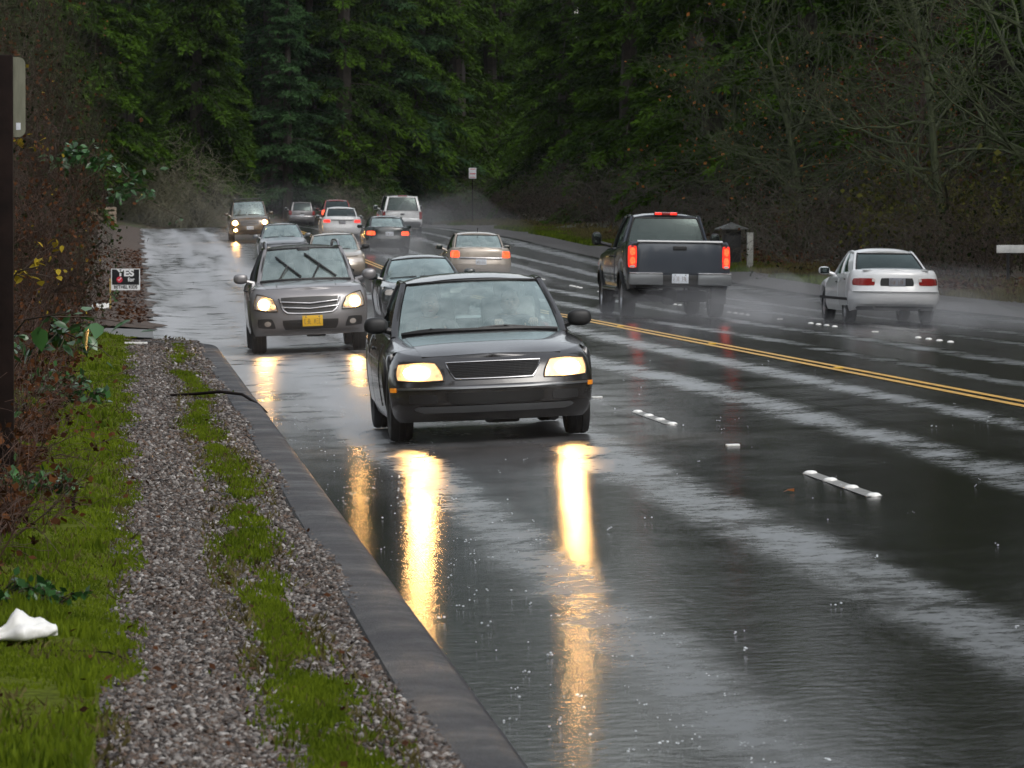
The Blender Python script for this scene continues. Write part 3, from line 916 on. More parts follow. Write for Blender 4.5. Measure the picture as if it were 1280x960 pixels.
    def door(s, y0, y1, z0=None, z1=None, handle=True, mat=None):
        for sg in (1, -1):
            z0_ = z0 or s.B.sill+.10; z1_ = z1 or float(s.B.f_sh((y0+y1)/2))-.07
            mb = MB(); patch(mb, lambda a, b: s.B.S(a, b, sg), [(y0, z0_), (y1, z0_), (y1, z1_), (y0, z1_)], 8, 8, (sg, 0, 0), .006, .015, .08)
            dr = mb.build('door', mat or s.mat, s.root)
            if handle:
                mb = MB(); p = s.B.S(y1-.16, z1_-.06, sg); ell(mb, (p.x+sg*.015, p.y, p.z), (.03, .17, .03)); mb.build('door_handle', M['trim'], dr)
    def mirrors(s, y, z, x0, mat=None, size=(.22, .12, .15), glass_=True):
        for sg in (1, -1):
            mb = MB(); c = (sg*(x0+size[0]*.5+.05), y, z+.02)
            ell(mb, c, size); mb.tube([(sg*(x0-.05), y+.02, z-.06), (sg*(x0+.08), y+.01, z-.02)], [.035, .03], 8)
            o = mb.build('wing_mirror', mat or s.mat, s.root)
            mb = MB(); mb.box((c[0], y+size[1]*.5+.001, z+.02), (size[0]*.8, .01, size[2]*.75), bev=.004); mb.build('mirror_glass', M['dark_glass'], o)
    def wiper(s, pts, r=.009):
        mb = MB(); P = [s.on_wind(u, v, .022) for u, v in pts]; mb.tube(P, r, 6)
        k = len(P)//2
        mb.tube([P[k] + Vector((0, -.012, .008)), s.on_wind(pts[-1][0]+.08, -.06, .02)], r*.8, 6)
        mb.build('wiper', M['trim'], s.root)
    def plate(s, x, z, mat, rear=True, w=.305, h=.155, d=.015):
        f = s.B.Rr if rear else s.B.F; y = f(x, z).y; sg = 1 if rear else -1
        mb = MB(); mb.box((x, y+sg*d, z), (w, .012, h), bev=.004)
        o = mb.build('number_plate', M[mat], s.root)
        mk = MB(); rk = random.Random(int(abs(x)*100+z*100))
        for k in range(7):
            if k == 3: continue
            px_ = x + (k-3)*w*.118; s2 = w*.035
            for (ax, az, bx_, bz_) in rk.sample([(-1, -1, -1, 1), (1, -1, 1, 1), (-1, 1, 1, 1), (-1, 0, 1, 0), (-1, -1, 1, -1)], 3):
                mk.tube([(px_+ax*s2, y+sg*(d+.007), z-h*.04+az*h*.22), (px_+bx_*s2, y+sg*(d+.007), z-h*.04+bz_*h*.22)], w*.011, 4)
        mk.build('plate_marks', M['plate_ink'], o, kind='stuff')
        for bx in (-.1, .1):
            mb = MB(); mb.box((x+bx, y+sg*(d+.007), z+h*.38), (.018, .004, .018), bev=.001); mb.build('bolt', M['chrome'], o)
        return o
    def bulb(s, x, z, r, mat='bulb', d=.012, parent=None, sx=1.0):
        mb = MB(); G = []
        for j in range(5):
            q = r*j/4
            G.append([s.B.F(x+sx*q*math.cos(2*PI*i/14), z+q*math.sin(2*PI*i/14)) + Vector((0, -d-.012*(1-(j/4)**2), 0)) for i in range(14)])
        mb.grid(G, True); return mb.build('bulb', M[mat], parent or s.root)
# ------------------------------------------------------------------ bodies
SIDE = [(0, .93), (.12, .965), (.35, .99), (.55, 1), (.75, .985), (.9, .95), (1, .90)]
def sedan_body(L=4.6, W=1.77, front=.70, cowl=.90, belt=.92, deck=.99, tail=.95, sill=.18, rw=.315, wsb=-.95, rgb=1.62, **k):
    h = L/2
    d = dict(L=L, W=W, sill=sill, lift_f=.02, lift_r=.08, axles=(-h+.88, h-1.02), ra=rw+.055, rw=rw, tw=.205, rim=rw*.63, track=W-.27,
             sh=[(-h, front), (-h+.2, front+.035), (-h+.8, front+.12), (wsb, cowl-.02), (wsb+.3, cowl), (0, belt), (rgb-.2, deck-.03), (rgb+.15, deck), (h-.15, deck-.01), (h, tail)],
             crown=[(-h, .0), (-h+.25, .035), (-h+.7, .06), (wsb, .055), (0, .03), (rgb, .035), (h-.1, .02), (h, 0)],
             side=SIDE, nose=[(0, .14), (.12, .05), (.32, 0), (.55, .0), (.62, .035), (.78, .07), (.92, .11), (1, .18)],
             tail=[(0, .12), (.12, .03), (.3, 0), (.5, .0), (.56, .05), (.8, .06), (.95, .08), (1, .12)],
             holes=[(wsb+.25, rgb-.12, .93)])
    d.update(k); return Body(**d)
def sedan_top(B, H=1.43, wsb=-.95, wst=-.12, re=.95, rgb=1.62, wbf=.74, wr=.60, wbr=.66, **k):
    d = dict(zroof=H, wsb=wsb, bowb=.2, wst=wst, bowt=.08, wbf=wbf, wr=wr, re=re, rgb=rgb, bowr=.12, wbr=wbr, cw=(.36, .2), drop=.07, posts=(.55,)); d.update(k); return d
def suv_body(L=4.6, W=1.82, front=.92, cowl=1.07, belt=1.08, rear=1.06, sill=.27, rw=.36, wsb=-1.05, rgb=2.2, **k):
    h = L/2
    d = dict(L=L, W=W, sill=sill, lift_f=.03, lift_r=.10, axles=(-h+.9, h-.98), ra=rw+.06, rw=rw, tw=.225, rim=rw*.66, track=W-.28, cf=.45, cr=.28, pf=3.0, pr=3.6,
             sh=[(-h, front), (-h+.2, front+.05), (-h+.7, front+.10), (wsb, cowl-.02), (wsb+.3, cowl), (0, belt), (h-.3, rear), (h, rear-.02)],
             crown=[(-h, .0), (-h+.25, .04), (-h+.7, .06), (wsb, .05), (0, .03), (h-.2, .01), (h, 0)],
             side=[(0, .94), (.15, .975), (.4, .995), (.6, 1), (.8, .985), (.93, .95), (1, .91)],
             nose=[(0, .16), (.15, .05), (.32, 0), (.5, .01), (.7, .04), (.88, .08), (1, .17)],
             tail=[(0, .12), (.12, .02), (.28, 0), (.42, .0), (.48, .05), (.8, .05), (1, .07)],
             holes=[(wsb+.25, rgb-.1, .93)])
    d.update(k); return Body(**d)

# ------------------------------------------------------------------ 1  black sedan, nearest
B = sedan_body(W=1.83)
G = sedan_top(B, wbf=.765, wr=.62)
c = Car('black_sedan', 'black sedan with glowing headlights and wet windscreen, nearest car on the road', 'car', B, G, 'black_paint', (1.79, 40.2))
ry = c.root
c.lid('hood', -2.10, -1.0, .62, .70, bow=.10, d=.003)
c.door(-.62, .42); c.door(.46, 1.25)
c.both(c.front, 'headlight', 'lens', [(.42, .54), (.84, .545), (.82, .70), (.49, .705)], rnd=.3, n=12)
for q in [o for o in ry.children if o.name.startswith('headlight')]:
    sg = 1 if sum((v.co.x for v in q.data.vertices)) > 0 else -1
    c.bulb(sg*.665, .62, .056, 'bulb', .016, q, 1.9); 
    mb = MB(); frame(mb, B.F, [(sg*.42, .54), (sg*.84, .545), (sg*.82, .70), (sg*.49, .705)], .006, d=.008, rnd=.3); mb.build('bezel', M['trim'], q)
gr = [(-.345, .555), (.345, .555), (.425, .70), (-.425, .70)]
g = c.front('grille', 'trim', gr, d=-.0, rnd=.12, n=14)
mb = MB()
for k in range(9):
    t = (k+.6)/9.4; z = .56 + .135*t; w = .35 + .07*t
    mb.tube([B.F(x*w, z) + Vector((0, -.012, 0)) for x in np.linspace(-1, 1, 15)], .0042, 4)
for k in range(-8, 9):
    mb.tube([B.F(k*.042*(1+.2*t), .56+.135*t) + Vector((0, -.009, 0)) for t in (0, .5, 1)], .003, 4)
mb.build('grille_mesh', M['black_rubber'], g, kind='stuff')
mb = MB(); frame(mb, B.F, gr, .0065, d=.012, rnd=.12, n=16); mb.build('grille_surround', M['chrome'], g)
c.front('bumper', 'black_paint', [(-.84, .335), (.84, .335), (.845, .505), (-.845, .505)], d=.022, th=.06, rnd=.18, n=24)
c.front('bumper_moulding', 'grey_paint', [(-.845, .472), (.845, .472), (.845, .492), (-.845, .492)], d=.034, th=.03, rnd=.1, n=24, m=2)
c.front('air_intake', 'black_rubber', [(-.40, .345), (.40, .345), (.44, .44), (-.44, .44)], d=.028, th=.02, rnd=.15, n=14)
c.front('lower_lip', 'grey_paint', [(-.66, .265), (.66, .265), (.72, .325), (-.72, .325)], d=.02, th=.05, rnd=.3, n=20)
for sg in (1, -1):
    c.front('fog_lamp_cover', 'trim', [(sg*.50, .35), (sg*.74, .35), (sg*.74, .43), (sg*.50, .43)] if sg > 0 else [(-.74, .35), (-.50, .35), (-.50, .43), (-.74, .43)], d=.027, rnd=.3)
    mb = MB(); patch(mb, lambda a, b: B.S(a, b, sg), [(-1.98, .45), (-1.90, .45), (-1.90, .49), (-1.98, .49)], 4, 3, (sg, -.3, 0), .012, .02, .2); mb.build('side_marker', M['amber'], ry)
c.mirrors(-.66, .99, .76, M['trim'], (.22, .12, .15))
c.wiper([(-.90+.62*k/6, .035+.03*math.sin(k/6*PI)) for k in range(7)], .011)
c.wiper([(-.02+.62*k/6, .045+.03*math.sin(k/6*PI)) for k in range(7)], .012)
mb = MB(); mb.tube([B.T(x*.70, -.98-.0+.17*x*x) + Vector((0, 0, .014)) for x in np.linspace(-1, 1, 15)], .02, 6); mb.build('cowl', M['trim'], ry)
mb = MB(); p = c.on_wind(0, .86, -.05); ell(mb, p, (.24, .05, .07)); mb.tube([p, c.on_wind(0, .97, -.01)], .01, 6); mb.build('rear_view_mirror', M['trim'], ry)
mb = MB()
mb.lathe([(.175, 0), (.185, .012), (.19, 0), (.185, -.012), (.175, 0)], 20, 'y', (0, 0, 0)); 
for a in (0, 2.1, 4.2): mb.tube([(0, 0, 0), (.18*math.cos(a), 0, .18*math.sin(a))], .015, 6)
sw = mb.build('steering_wheel', M['trim'], ry); sw.location = (.37, -.36, .86); sw.rotation_euler = (R(-22), 0, 0)
c.back('tail_light', 'red_lit', [(.5, .7), (.8, .7), (.8, .85), (.5, .85)]); c.back('tail_light', 'red_lit', [(-.8, .7), (-.5, .7), (-.5, .85), (-.8, .85)])
SEDAN = c

# ------------------------------------------------------------------ 2  silver crossover behind it
B = suv_body(L=4.55, W=1.83, wsb=-1.08, rgb=2.05)
G = dict(zroof=1.64, wsb=-1.08, bowb=.18, wst=-.42, bowt=.07, wbf=.72, wr=.585, re=1.75, rgb=2.12, bowr=.06, wbr=.68, cw=(.30, .2), drop=.06, posts=(.38, .72), arch=.02)
c = Car('silver_crossover', 'silver crossover with yellow front plate and wipers raised mid sweep', 'car', B, G, 'silver_paint', (1.37, 69.3), rear_glass='dark_glass')
ry = c.root
c.lid('hood', -2.10, -1.12, .66, .70, bow=.12)
for x0, x1, y0, y1 in ((-.48, -.42, -1.95, -1.2), (.42, .48, -1.95, -1.2)):
    mb = MB(); mb.tube([B.T(x0+(x1-x0)*t*.0 - (.0 if x0 < 0 else 0), y0+(y1-y0)*t) + Vector((0, 0, .006)) for t in (0, .25, .5, .75, 1)], .012, 6, sz=.6); mb.build('hood_crease', c.mat, ry)
c.door(-.78, .22); c.door(.26, 1.15)
c.both(c.front, 'headlight', 'lens_off', [(.47, .64), (.86, .68), (.80, .93), (.56, .84)], rnd=.35, n=12)
for q in [o for o in ry.children if o.name.startswith('headlight')]:
    sg = 1 if sum((v.co.x for v in q.data.vertices)) > 0 else -1
    c.bulb(sg*.70, .76, .075, 'bulb_far', .02, q); c.bulb(sg*.56, .72, .04, 'lens', .02, q)
    mb = MB(); frame(mb, B.F, [(sg*.47, .64), (sg*.86, .68), (sg*.80, .93), (sg*.56, .84)], .010, d=.010, rnd=.35); mb.build('bezel', M['trim'], q)
gr = [(-.36, .60), (.36, .60), (.46, .86), (-.46, .86)]
g = c.front('grille', 'black_rubber', gr, d=.006, rnd=.2, n=14)
mb = MB(); mb.tube([B.F(x, z) + Vector((0, -.02, 0)) for x, z in ((-.47, .84), (-.44, .74), (-.40, .66), (-.34, .615), (-.18, .605), (0, .60), (.18, .605), (.34, .615), (.40, .66), (.44, .74), (.47, .84))], .013, 6); mb.build('grille_surround', M['chrome'], g)
for z in (.675, .755):
    mb = MB(); mb.tube([B.F(x*.43, z + .035*abs(x)) + Vector((0, -.03, 0)) for x in np.linspace(-1, 1, 13)], .012, 6); mb.build('grille_bar', M['chrome'], g)
c.front('lower_intake', 'black_rubber', [(-.40, .36), (.40, .36), (.44, .51), (-.44, .51)], d=.012, rnd=.15, n=14)
c.front('skid_plate', 'silver_paint', [(-.7, .275), (.7, .275), (.78, .335), (-.78, .335)], d=.02, th=.05, rnd=.2, n=16)
c.both(c.front, 'fog_lamp_pocket', 'trim', [(.52, .38), (.80, .40), (.80, .54), (.58, .54)], d=.012, rnd=.3)
c.both(c.front, 'fog_lamp', 'lens_off', [(.60, .42), (.70, .42), (.70, .50), (.60, .50)], d=.022, rnd=1)
c.plate(.03, .49, 'plate_yellow', False, .31, .165, .045)
c.mirrors(-.76, 1.13, .84, None, (.22, .13, .16))
c.wiper([(-.10-.60*(1-k/6), .10+.62*(1-k/6)) for k in range(7)][::-1], .016)
c.wiper([(.68-.66*(1-k/6), .10+.68*(1-k/6)) for k in range(7)][::-1], .017)
mb = MB(); ell(mb, c.on_wind(0, .93, -.03), (.22, .06, .12)); mb.build('rear_view_mirror', M['trim'], ry)
for sg in (1, -1):
    mb = MB(); mb.tube([(sg*.57, -.20, 1.60), (sg*.565, -.12, 1.66), (sg*.56, .1, 1.69), (sg*.55, 1.2, 1.69), (sg*.545, 1.5, 1.66), (sg*.54, 1.58, 1.60)], .022, 8); mb.build('roof_rail', M['chrome'], ry)
mb = MB(); mb.tube([B.T(x*.70, -1.1+.16*x*x) + Vector((0, 0, .014)) for x in np.linspace(-1, 1, 15)], .022, 6); mb.build('cowl', M['trim'], ry)
c.back('tail_light', 'red_lit', [(.6, .8), (.85, .8), (.85, 1.02), (.6, 1.02)]); c.back('tail_light', 'red_lit', [(-.85, .8), (-.6, .8), (-.6, 1.02), (-.85, 1.02)])

# ------------------------------------------------------------------ oncoming cars half hidden in the queue
def oncoming(name, label, mat, pos, B, G, lights='lens_off', lz=(.56, .68), lx=(.42, .80), glass='glass', mz=None, lit=None, grille=None, mirror_mat=None, bm='bulb_far'):
    c = Car(name, label, 'car', B, G, mat, pos, glass=glass, rear_glass='dark_glass')
    y0 = B.y0
    c.lid('hood', y0+.14, G['wsb']-.06, .66, .68, bow=.13)
    c.door(G['wsb']+.35, G['wsb']+1.35)
    c.both(c.front, 'headlight', lights, [(lx[0], lz[0]), (lx[1], lz[0]+.01), (lx[1]-.03, lz[1]), (lx[0]+.05, lz[1])], rnd=.5)
    if lit:
        for q in [o for o in c.root.children if o.name.startswith('headlight')]:
            sg = 1 if sum((v.co.x for v in q.data.vertices)) > 0 else -1
            c.bulb(sg*(lx[0]+lx[1])/2, (lz[0]+lz[1])/2, lit, bm, .02, q)
    gz_ = grille or (lz[0]+.01, lz[1]-.01, .38)
    g = c.front('grille', 'black_rubber', [(-gz_[2]*.9, gz_[0]), (gz_[2]*.9, gz_[0]), (gz_[2], gz_[1]), (-gz_[2], gz_[1])], rnd=.2)
    for k in range(3):
        z = gz_[0] + (gz_[1]-gz_[0])*(k+.5)/3
        mb = MB(); mb.tube([B.F(x*gz_[2]*.94, z) + Vector((0, -.014, 0)) for x in np.linspace(-1, 1, 9)], .008, 5); mb.build('grille_bar', M['chrome'], g)
    c.front('air_intake', 'black_rubber', [(-.5, B.sill+.10), (.5, B.sill+.10), (.5, B.sill+.20), (-.5, B.sill+.20)], d=.01, rnd=.3)
    c.front('bumper', mat, [(-.82, B.sill+.22), (.82, B.sill+.22), (.83, lz[0]-.06), (-.83, lz[0]-.06)], d=.02, th=.05, rnd=.15, n=18)
    c.plate(0, B.sill+.30, 'plate_white', False, d=.03)
    c.mirrors(G['wsb']+.28, mz or float(B.f_sh(0))+.05, B.W*.45, M[mirror_mat] if mirror_mat else None)
    for u0, u1 in ((-.85, -.15), (-.05, .62)):
        c.wiper([(u0+(u1-u0)*k/5, .045) for k in range(6)], .013)
    c.both(c.back, 'tail_light', 'red_off', [(.5, .7), (.8, .7), (.8, .84), (.5, .84)])
    return c
B = sedan_body(L=4.4, W=1.74, front=.64, cowl=.84, belt=.86, deck=.9, tail=.86, wsb=-.85, rgb=1.6, sill=.17)
G = sedan_top(B, H=1.29, wsb=-.85, wst=.0, re=.85, rgb=1.58, wbf=.72, wr=.54, wbr=.62)
oncoming('dark_coupe', 'low dark coupe between the black sedan roof and the silver crossover', 'green_black_paint', (4.25, 85.6), B, G)
B = sedan_body(L=4.6, W=1.74, front=.72, cowl=.92, belt=.93)
G = sedan_top(B, H=1.44)
oncoming('beige_sedan', 'older beige sedan half hidden behind the silver crossover roof rail', 'beige_paint', (4.75, 133.2), B, G, lights='white_lens', mirror_mat='trim')
B = sedan_body(L=4.3, W=1.74, front=.74, cowl=.95, belt=.96, deck=1.02, tail=.98, wsb=-1.0, rgb=1.75)
G = sedan_top(B, H=1.47, wsb=-1.0, wst=-.1, re=1.2, rgb=1.85, wr=.56)
cc = oncoming('grey_hatchback', 'grey hatchback seen over the left of the silver crossover roof', 'grey_paint', (4.05, 159.3), B, G)
B = suv_body(L=4.7, W=1.9, front=.98, cowl=1.14, belt=1.14, rear=1.12, sill=.30, rw=.38, wsb=-1.05, rgb=2.25)
G = dict(zroof=1.82, wsb=-1.05, bowb=.16, wst=-.5, bowt=.06, wbf=.76, wr=.66, re=1.95, rgb=2.26, bowr=.06, wbr=.74, cw=(.3, .2), drop=.06, posts=(.36, .7), arch=.02)
c = oncoming('brown_suv', 'dark brown four by four with roof rack, headlights and fog lamps lit', 'brown_paint', (4.0, 202.6), B, G, lights='lens', lz=(.74, .94), lx=(.50, .84), lit=.085, bm='bulb_crest', grille=(.70, .95, .42), mz=1.2)
c.both(c.front, 'fog_lamp', 'bulb_far', [(.60, .46), (.72, .46), (.72, .56), (.60, .56)], d=.03, rnd=1)
mb = MB()
for sg in (1, -1): mb.tube([(sg*.6, -.25, 1.80), (sg*.6, -.15, 1.88), (sg*.6, 1.5, 1.88), (sg*.6, 1.6, 1.8)], .022, 6)
for yy in (0, .7, 1.4): mb.tube([(-.6, yy, 1.88), (.6, yy, 1.88)], .018, 6)
mb.build('roof_rack', M['trim'], c.root)

# ------------------------------------------------------------------ outbound: saloons seen from behind
def outbound(name, label, mat, pos, B, G, light='red_lit', lx=(.50, .82), lz=(.72, .87), plate=(0, .78), pm='plate_white', glass='glass', rglass='dark_glass', deck=True, brake=True):
    c = Car(name, label, 'car', B, G, mat, pos, away=True, glass=glass, rear_glass=rglass)
    h = B.L/2
    if deck: c.lid('boot_lid', G['rgb']+.14, h-.16, .60, .62)
    c.door(G['wsb']+.35, G['wsb']+1.4); c.door(G['wsb']+1.45, G['wsb']+2.3)
    c.both(c.back, 'tail_light', light, [(lx[0], lz[0]), (lx[1], lz[0]), (lx[1]-.02, lz[1]), (lx[0]+.02, lz[1])], rnd=.35)
    zb = B.sill
    c.back('bumper', mat, [(-.85, zb+.14), (.85, zb+.14), (.86, zb+.38), (-.86, zb+.38)], d=.02, th=.06, rnd=.12, n=18)
    c.back('bumper_valance', 'trim', [(-.7, zb+.02), (.7, zb+.02), (.74, zb+.10), (-.74, zb+.10)], d=.015, th=.04, rnd=.2, n=14)
    c.plate(plate[0], plate[1], pm)
    c.mirrors(G['wsb']+.28, float(B.f_sh(0))+.05, B.W*.45)
    c.both(c.front, 'headlight', 'lens_off', [(.45, .56), (.8, .57), (.77, .68), (.5, .68)])
    if brake:
        mb = MB(); p = c.on_rear(0, .88, -.02); mb.box(p, (.30, .03, .03)); mb.build('brake_light', M[light], c.root)
    return c

# white two-door coupe
B = sedan_body(L=4.35, W=1.70, front=.66, cowl=.86, belt=.88, deck=.985, tail=.955, wsb=-.85, rgb=1.5, rw=.29, sill=.22, lift_r=.12)
G = sedan_top(B, H=1.37, wsb=-.85, wst=-.05, re=.72, rgb=1.46, wbf=.70, wr=.55, wbr=.67, cw=(.40, .3), posts=(.66,), post_mat='white_paint', rinset=.06)
c = outbound('white_coupe', 'white two door coupe in the outer lane, unlit red tail lights', 'white_paint', (12.6, 79.7+2.17), B, G, light='red_off', lx=(.40, .80), lz=(.70, .835), plate=(0, .765), pm='plate_grey', brake=False)
c.back('plate_recess', 'trim', [(-.32, .69), (.32, .69), (.30, .84), (-.30, .84)], d=.004, rnd=.2)
c.both(c.back, 'reversing_light', 'white_lens', [(.40, .77), (.46, .77), (.46, .825), (.40, .825)], d=.012, rnd=.2)
for sg in (1, -1):
    mb = MB(); patch(mb, lambda a, b: B.S(a, b, sg), [(-1.6, .42), (1.5, .42), (1.5, .47), (-1.6, .47)], 20, 2, (sg, 0, 0), .014, .02, .05); mb.build('side_moulding', M['trim'], c.root)
mb = MB(); mb.tube([B.Rr(x*.80, .595) + Vector((0, .045, 0)) for x in np.linspace(-1, 1, 17)], .012, 6); mb.build('bumper_crease', M['white_paint'], c.root)
mb = MB(); mb.tube([(-.42, 2.0, .27), (-.42, 2.2, .26)], .028, 8); mb.build('exhaust', M['trim'], c.root)
# gold saloon
B = sedan_body(L=4.8, W=1.83, deck=1.02, tail=.98, rgb=1.65)
G = sedan_top(B, H=1.45, rgb=1.62, wr=.62, wbr=.70)
c = outbound('gold_saloon', 'pale gold saloon with lit red tail lights in the inner outbound lane', 'beige_paint', (8.5, 124.6+2.4), B, G, light='red_bright', lx=(.60, .86), lz=(.74, .93), plate=(0, .62), rglass='glass', brake=False)
mb = MB(); mb.tube([c.B.Rr(x*.6, .73) + Vector((0, .02, 0)) for x in np.linspace(-1, 1, 11)], .022, 6); mb.build('chrome_strip', M['chrome'], c.root)
mb = MB(); mb.tube([(.0, .9, 1.45), (0, 1.0, 1.58)], .012, 5); mb.build('aerial', M['trim'], c.root)
# dark green-black saloon
B = sedan_body(L=4.75, W=1.80, deck=1.03, tail=.97)
G = sedan_top(B, H=1.44, wr=.60, wbr=.68)
c = outbound('dark_saloon', 'dark green-black saloon with lit red tail lights ahead of the gold saloon', 'green_black_paint', (8.6, 171.8+2.4), B, G, light='red_bright', lx=(.50, .84), lz=(.70, .86), plate=(-.05, .76), rglass='glass', brake=False)
# white saloon
B = sedan_body(L=4.7, W=1.80, deck=1.04, tail=1.0)
G = sedan_top(B, H=1.46, wr=.60, wbr=.68)
c = outbound('white_saloon', 'white saloon with pinkish red tail lights beside the dark saloon', 'white_paint', (7.95, 196+2.35), B, G, light='red_lit', lx=(.52, .84), lz=(.78, .92), plate=(0, .80), pm='plate_grey', brake=False)
mb = MB(); mb.tube([c.B.Rr(x*.5, .90) + Vector((0, .02, 0)) for x in np.linspace(-1, 1, 9)], .018, 6); mb.build('boot_handle', M['trim'], c.root)
# red car in front of it
B = sedan_body(L=4.6, W=1.78, deck=1.04, tail=1.0)
G = sedan_top(B, H=1.55, wr=.60, wbr=.68)
c = outbound('red_saloon', 'red car mostly hidden in front of the white saloon', 'red_paint', (9.7, 238+2.3), B, G, light='red_bright', lx=(.55, .86), lz=(.72, .98), brake=False)

# estates and trucks seen from behind
def wagon(name, label, mat, pos, B, G, light='red_off', lx=(.70, .90), lz=(.75, 1.05), pm='plate_white', bumper='trim', plate=(0, .80), cat='car'):
    c = Car(name, label, cat, B, G, mat, pos, away=True, rear_glass='dark_glass')
    h = B.L/2
    c.both(c.back, 'tail_light', light, [(lx[0], lz[0]), (lx[1], lz[0]), (lx[1], lz[1]), (lx[0], lz[1])], rnd=.3)
    c.back('tailgate', mat, [(-lx[0]+.03, B.sill+.36), (lx[0]-.03, B.sill+.36), (lx[0]-.04, float(B.f_sh(h))-.05), (-lx[0]+.04, float(B.f_sh(h))-.05)], d=.012, rnd=.08, n=12)
    c.back('bumper', bumper, [(-.86, B.sill+.05), (.86, B.sill+.05), (.88, B.sill+.28), (-.88, B.sill+.28)], d=.06, th=.10, rnd=.12, n=16)
    mb = MB(); p = B.Rr(0, float(B.f_sh(h))-.14); ell(mb, (p.x, p.y+.03, p.z), (.22, .04, .07)); mb.build('tailgate_handle', M['trim'], c.root)
    c.plate(plate[0], plate[1], pm)
    c.door(G['wsb']+.35, G['wsb']+1.4); c.door(G['wsb']+1.45, G['wsb']+2.4)
    c.mirrors(G['wsb']+.28, float(B.f_sh(0))+.10, B.W*.46, None, (.22, .12, .22))
    return c
B = suv_body(L=5.3, W=1.98, front=1.05, cowl=1.2, belt=1.2, rear=1.2, sill=.42, rw=.40, wsb=-1.25, rgb=2.55)
G = dict(zroof=1.93, wsb=-1.25, bowb=.16, wst=-.7, bowt=.06, wbf=.80, wr=.70, re=2.35, rgb=2.6, bowr=.03, wbr=.84, cw=(.3, .2), drop=.06, posts=(.3, .6), arch=.02, rframe=True, rinset=.14, rseat=1.2)
c = wagon('white_truck', 'tall white sport truck with dark rear window and spray at its wheels', 'white_paint', (11.35, 207.7+2.65), B, G, bumper='grey_paint', plate=(0, .58), lx=(.80, .95), lz=(.80, 1.18), cat='truck')
mb = MB(); mb.box((0, 2.34, 1.90), (.42, .06, .05), bev=.015); mb.build('brake_light', M['red_off'], c.root)
B = suv_body(L=4.6, W=1.82, rear=1.05, rgb=2.1)
G = dict(zroof=1.68, wsb=-1.05, bowb=.16, wst=-.4, bowt=.06, wbf=.72, wr=.60, re=1.8, rgb=2.16, bowr=.05, wbr=.70, cw=(.3, .2), drop=.06, posts=(.36, .7), arch=.02, rframe=True, rinset=.12)
c = wagon('silver_estate', 'silver estate car driving away over the crest beside the brown four by four', 'silver_paint', (8.8 + off(300), 302.3), B, G, plate=(0, .72), bumper='silver_paint')
mb = MB(); mb.tube([c.B.Rr(x*.75, .66) + Vector((0, .05, 0)) for x in np.linspace(-1, 1, 9)], .03, 6); mb.build('chrome_strip', M['chrome'], c.root)

# ------------------------------------------------------------------ dark grey pickup
h = 2.9
B = Body(L=5.8, W=2.02, sill=.52, lift_f=.02, lift_r=.06, axles=(-h+.95, h-1.25), ra=.47, rw=.40, tw=.265, rim=.25, track=1.72, cf=.45, cr=.14, pf=3.0, pr=5.0, bar=.02, q=2.0,
         sh=[(-h, 1.08), (-h+.2, 1.15), (-1.6, 1.25), (-1.2, 1.30), (-.2, 1.32), (.7, 1.34), (1.0, 1.44), (h-.1, 1.46), (h, 1.45)],
         crown=[(-h, 0), (-h+.3, .05), (-1.4, .06), (0, .02), (.6, .0), (h, 0)],
         side=[(0, .95), (.2, .985), (.5, 1), (.8, .99), (.95, .965), (1, .94)], nose=[(0, .12), (.3, 0), (.5, .02), (.9, .06), (1, .14)], tail=[(0, .05), (.2, .02), (.5, .0), (.9, .01), (1, .03)],
         holes=[(-1.05, .55, .93), (.78, h-.06, .955)])
G = dict(zroof=2.02, wsb=-1.3, bowb=.16, wst=-.55, bowt=.06, wbf=.82, wr=.665, re=.55, rgb=.70, bowr=.03, wbr=.84, cw=(.22, .14), drop=.07, posts=(.62,), arch=.02, rinset=.07, rseat=.30, taper=.99, side_glass='dark_glass')
c = Car('grey_pickup', 'dark grey pickup with double red tail lights throwing up spray', 'pickup truck', B, G, 'dark_grey_paint', (9.06, 83.6+2.9), away=True, rear_glass='dark_glass')
ry = c.root
mb = MB(); mb.box((0, 1.82, .95), (1.76, 2.05, .04)); mb.box((0, .80, 1.17), (1.78, .05, .50)); mb.box((.9, 1.82, 1.17), (.05, 2.05, .46)); mb.box((-.9, 1.82, 1.17), (.05, 2.05, .46)); mb.box((0, 2.83, 1.17), (1.78, .05, .5))
mb.build('load_bed', M['trim'], ry)
c.back('tailgate', 'dark_grey_paint', [(-.80, .86), (.80, .86), (.80, 1.42), (-.80, 1.42)], d=.014, th=.04, rnd=.03, n=14)
mb = MB(); mb.tube([(x, h-.01, 1.455) for x in np.linspace(-.82, .82, 5)], .032, 8); mb.build('tailgate_cap', M['grey_paint'], ry)
mb = MB(); p = B.Rr(0, 1.33); mb.box((0, p.y+.02, 1.335), (.26, .03, .075), bev=.012); mb.build('tailgate_handle', M['trim'], ry)
for x0, x1 in ((.825, .985), (-.985, -.825)):
    t = c.back('tail_light', 'red_lit', [(x0, .95), (x1, .95), (x1, 1.38), (x0, 1.38)], d=.016, rnd=.35)
    for z in (1.085, 1.265): c.back('bulb', 'red_bright', [(x0+.025, z-.075), (x1-.03, z-.075), (x1-.03, z+.075), (x0+.025, z+.075)], d=.024, rnd=.9, parent=t)
    c.back('reversing_light', 'white_lens', [(x0+.03, .955), (x1-.03, .955), (x1-.03, 1.0), (x0+.03, 1.0)], d=.024, rnd=.6, parent=t)
for sg in (1, -1):
    mb = MB(); mb.box((sg*.66, h+.09, .73), (.66, .16, .21), bev=.03); mb.build('bumper', M['grey_paint'], ry)
    mb = MB(); mb.box((sg*.66, h+.095, .85), (.64, .17, .022), bev=.008); mb.build('bumper_step', M['chrome'], ry)
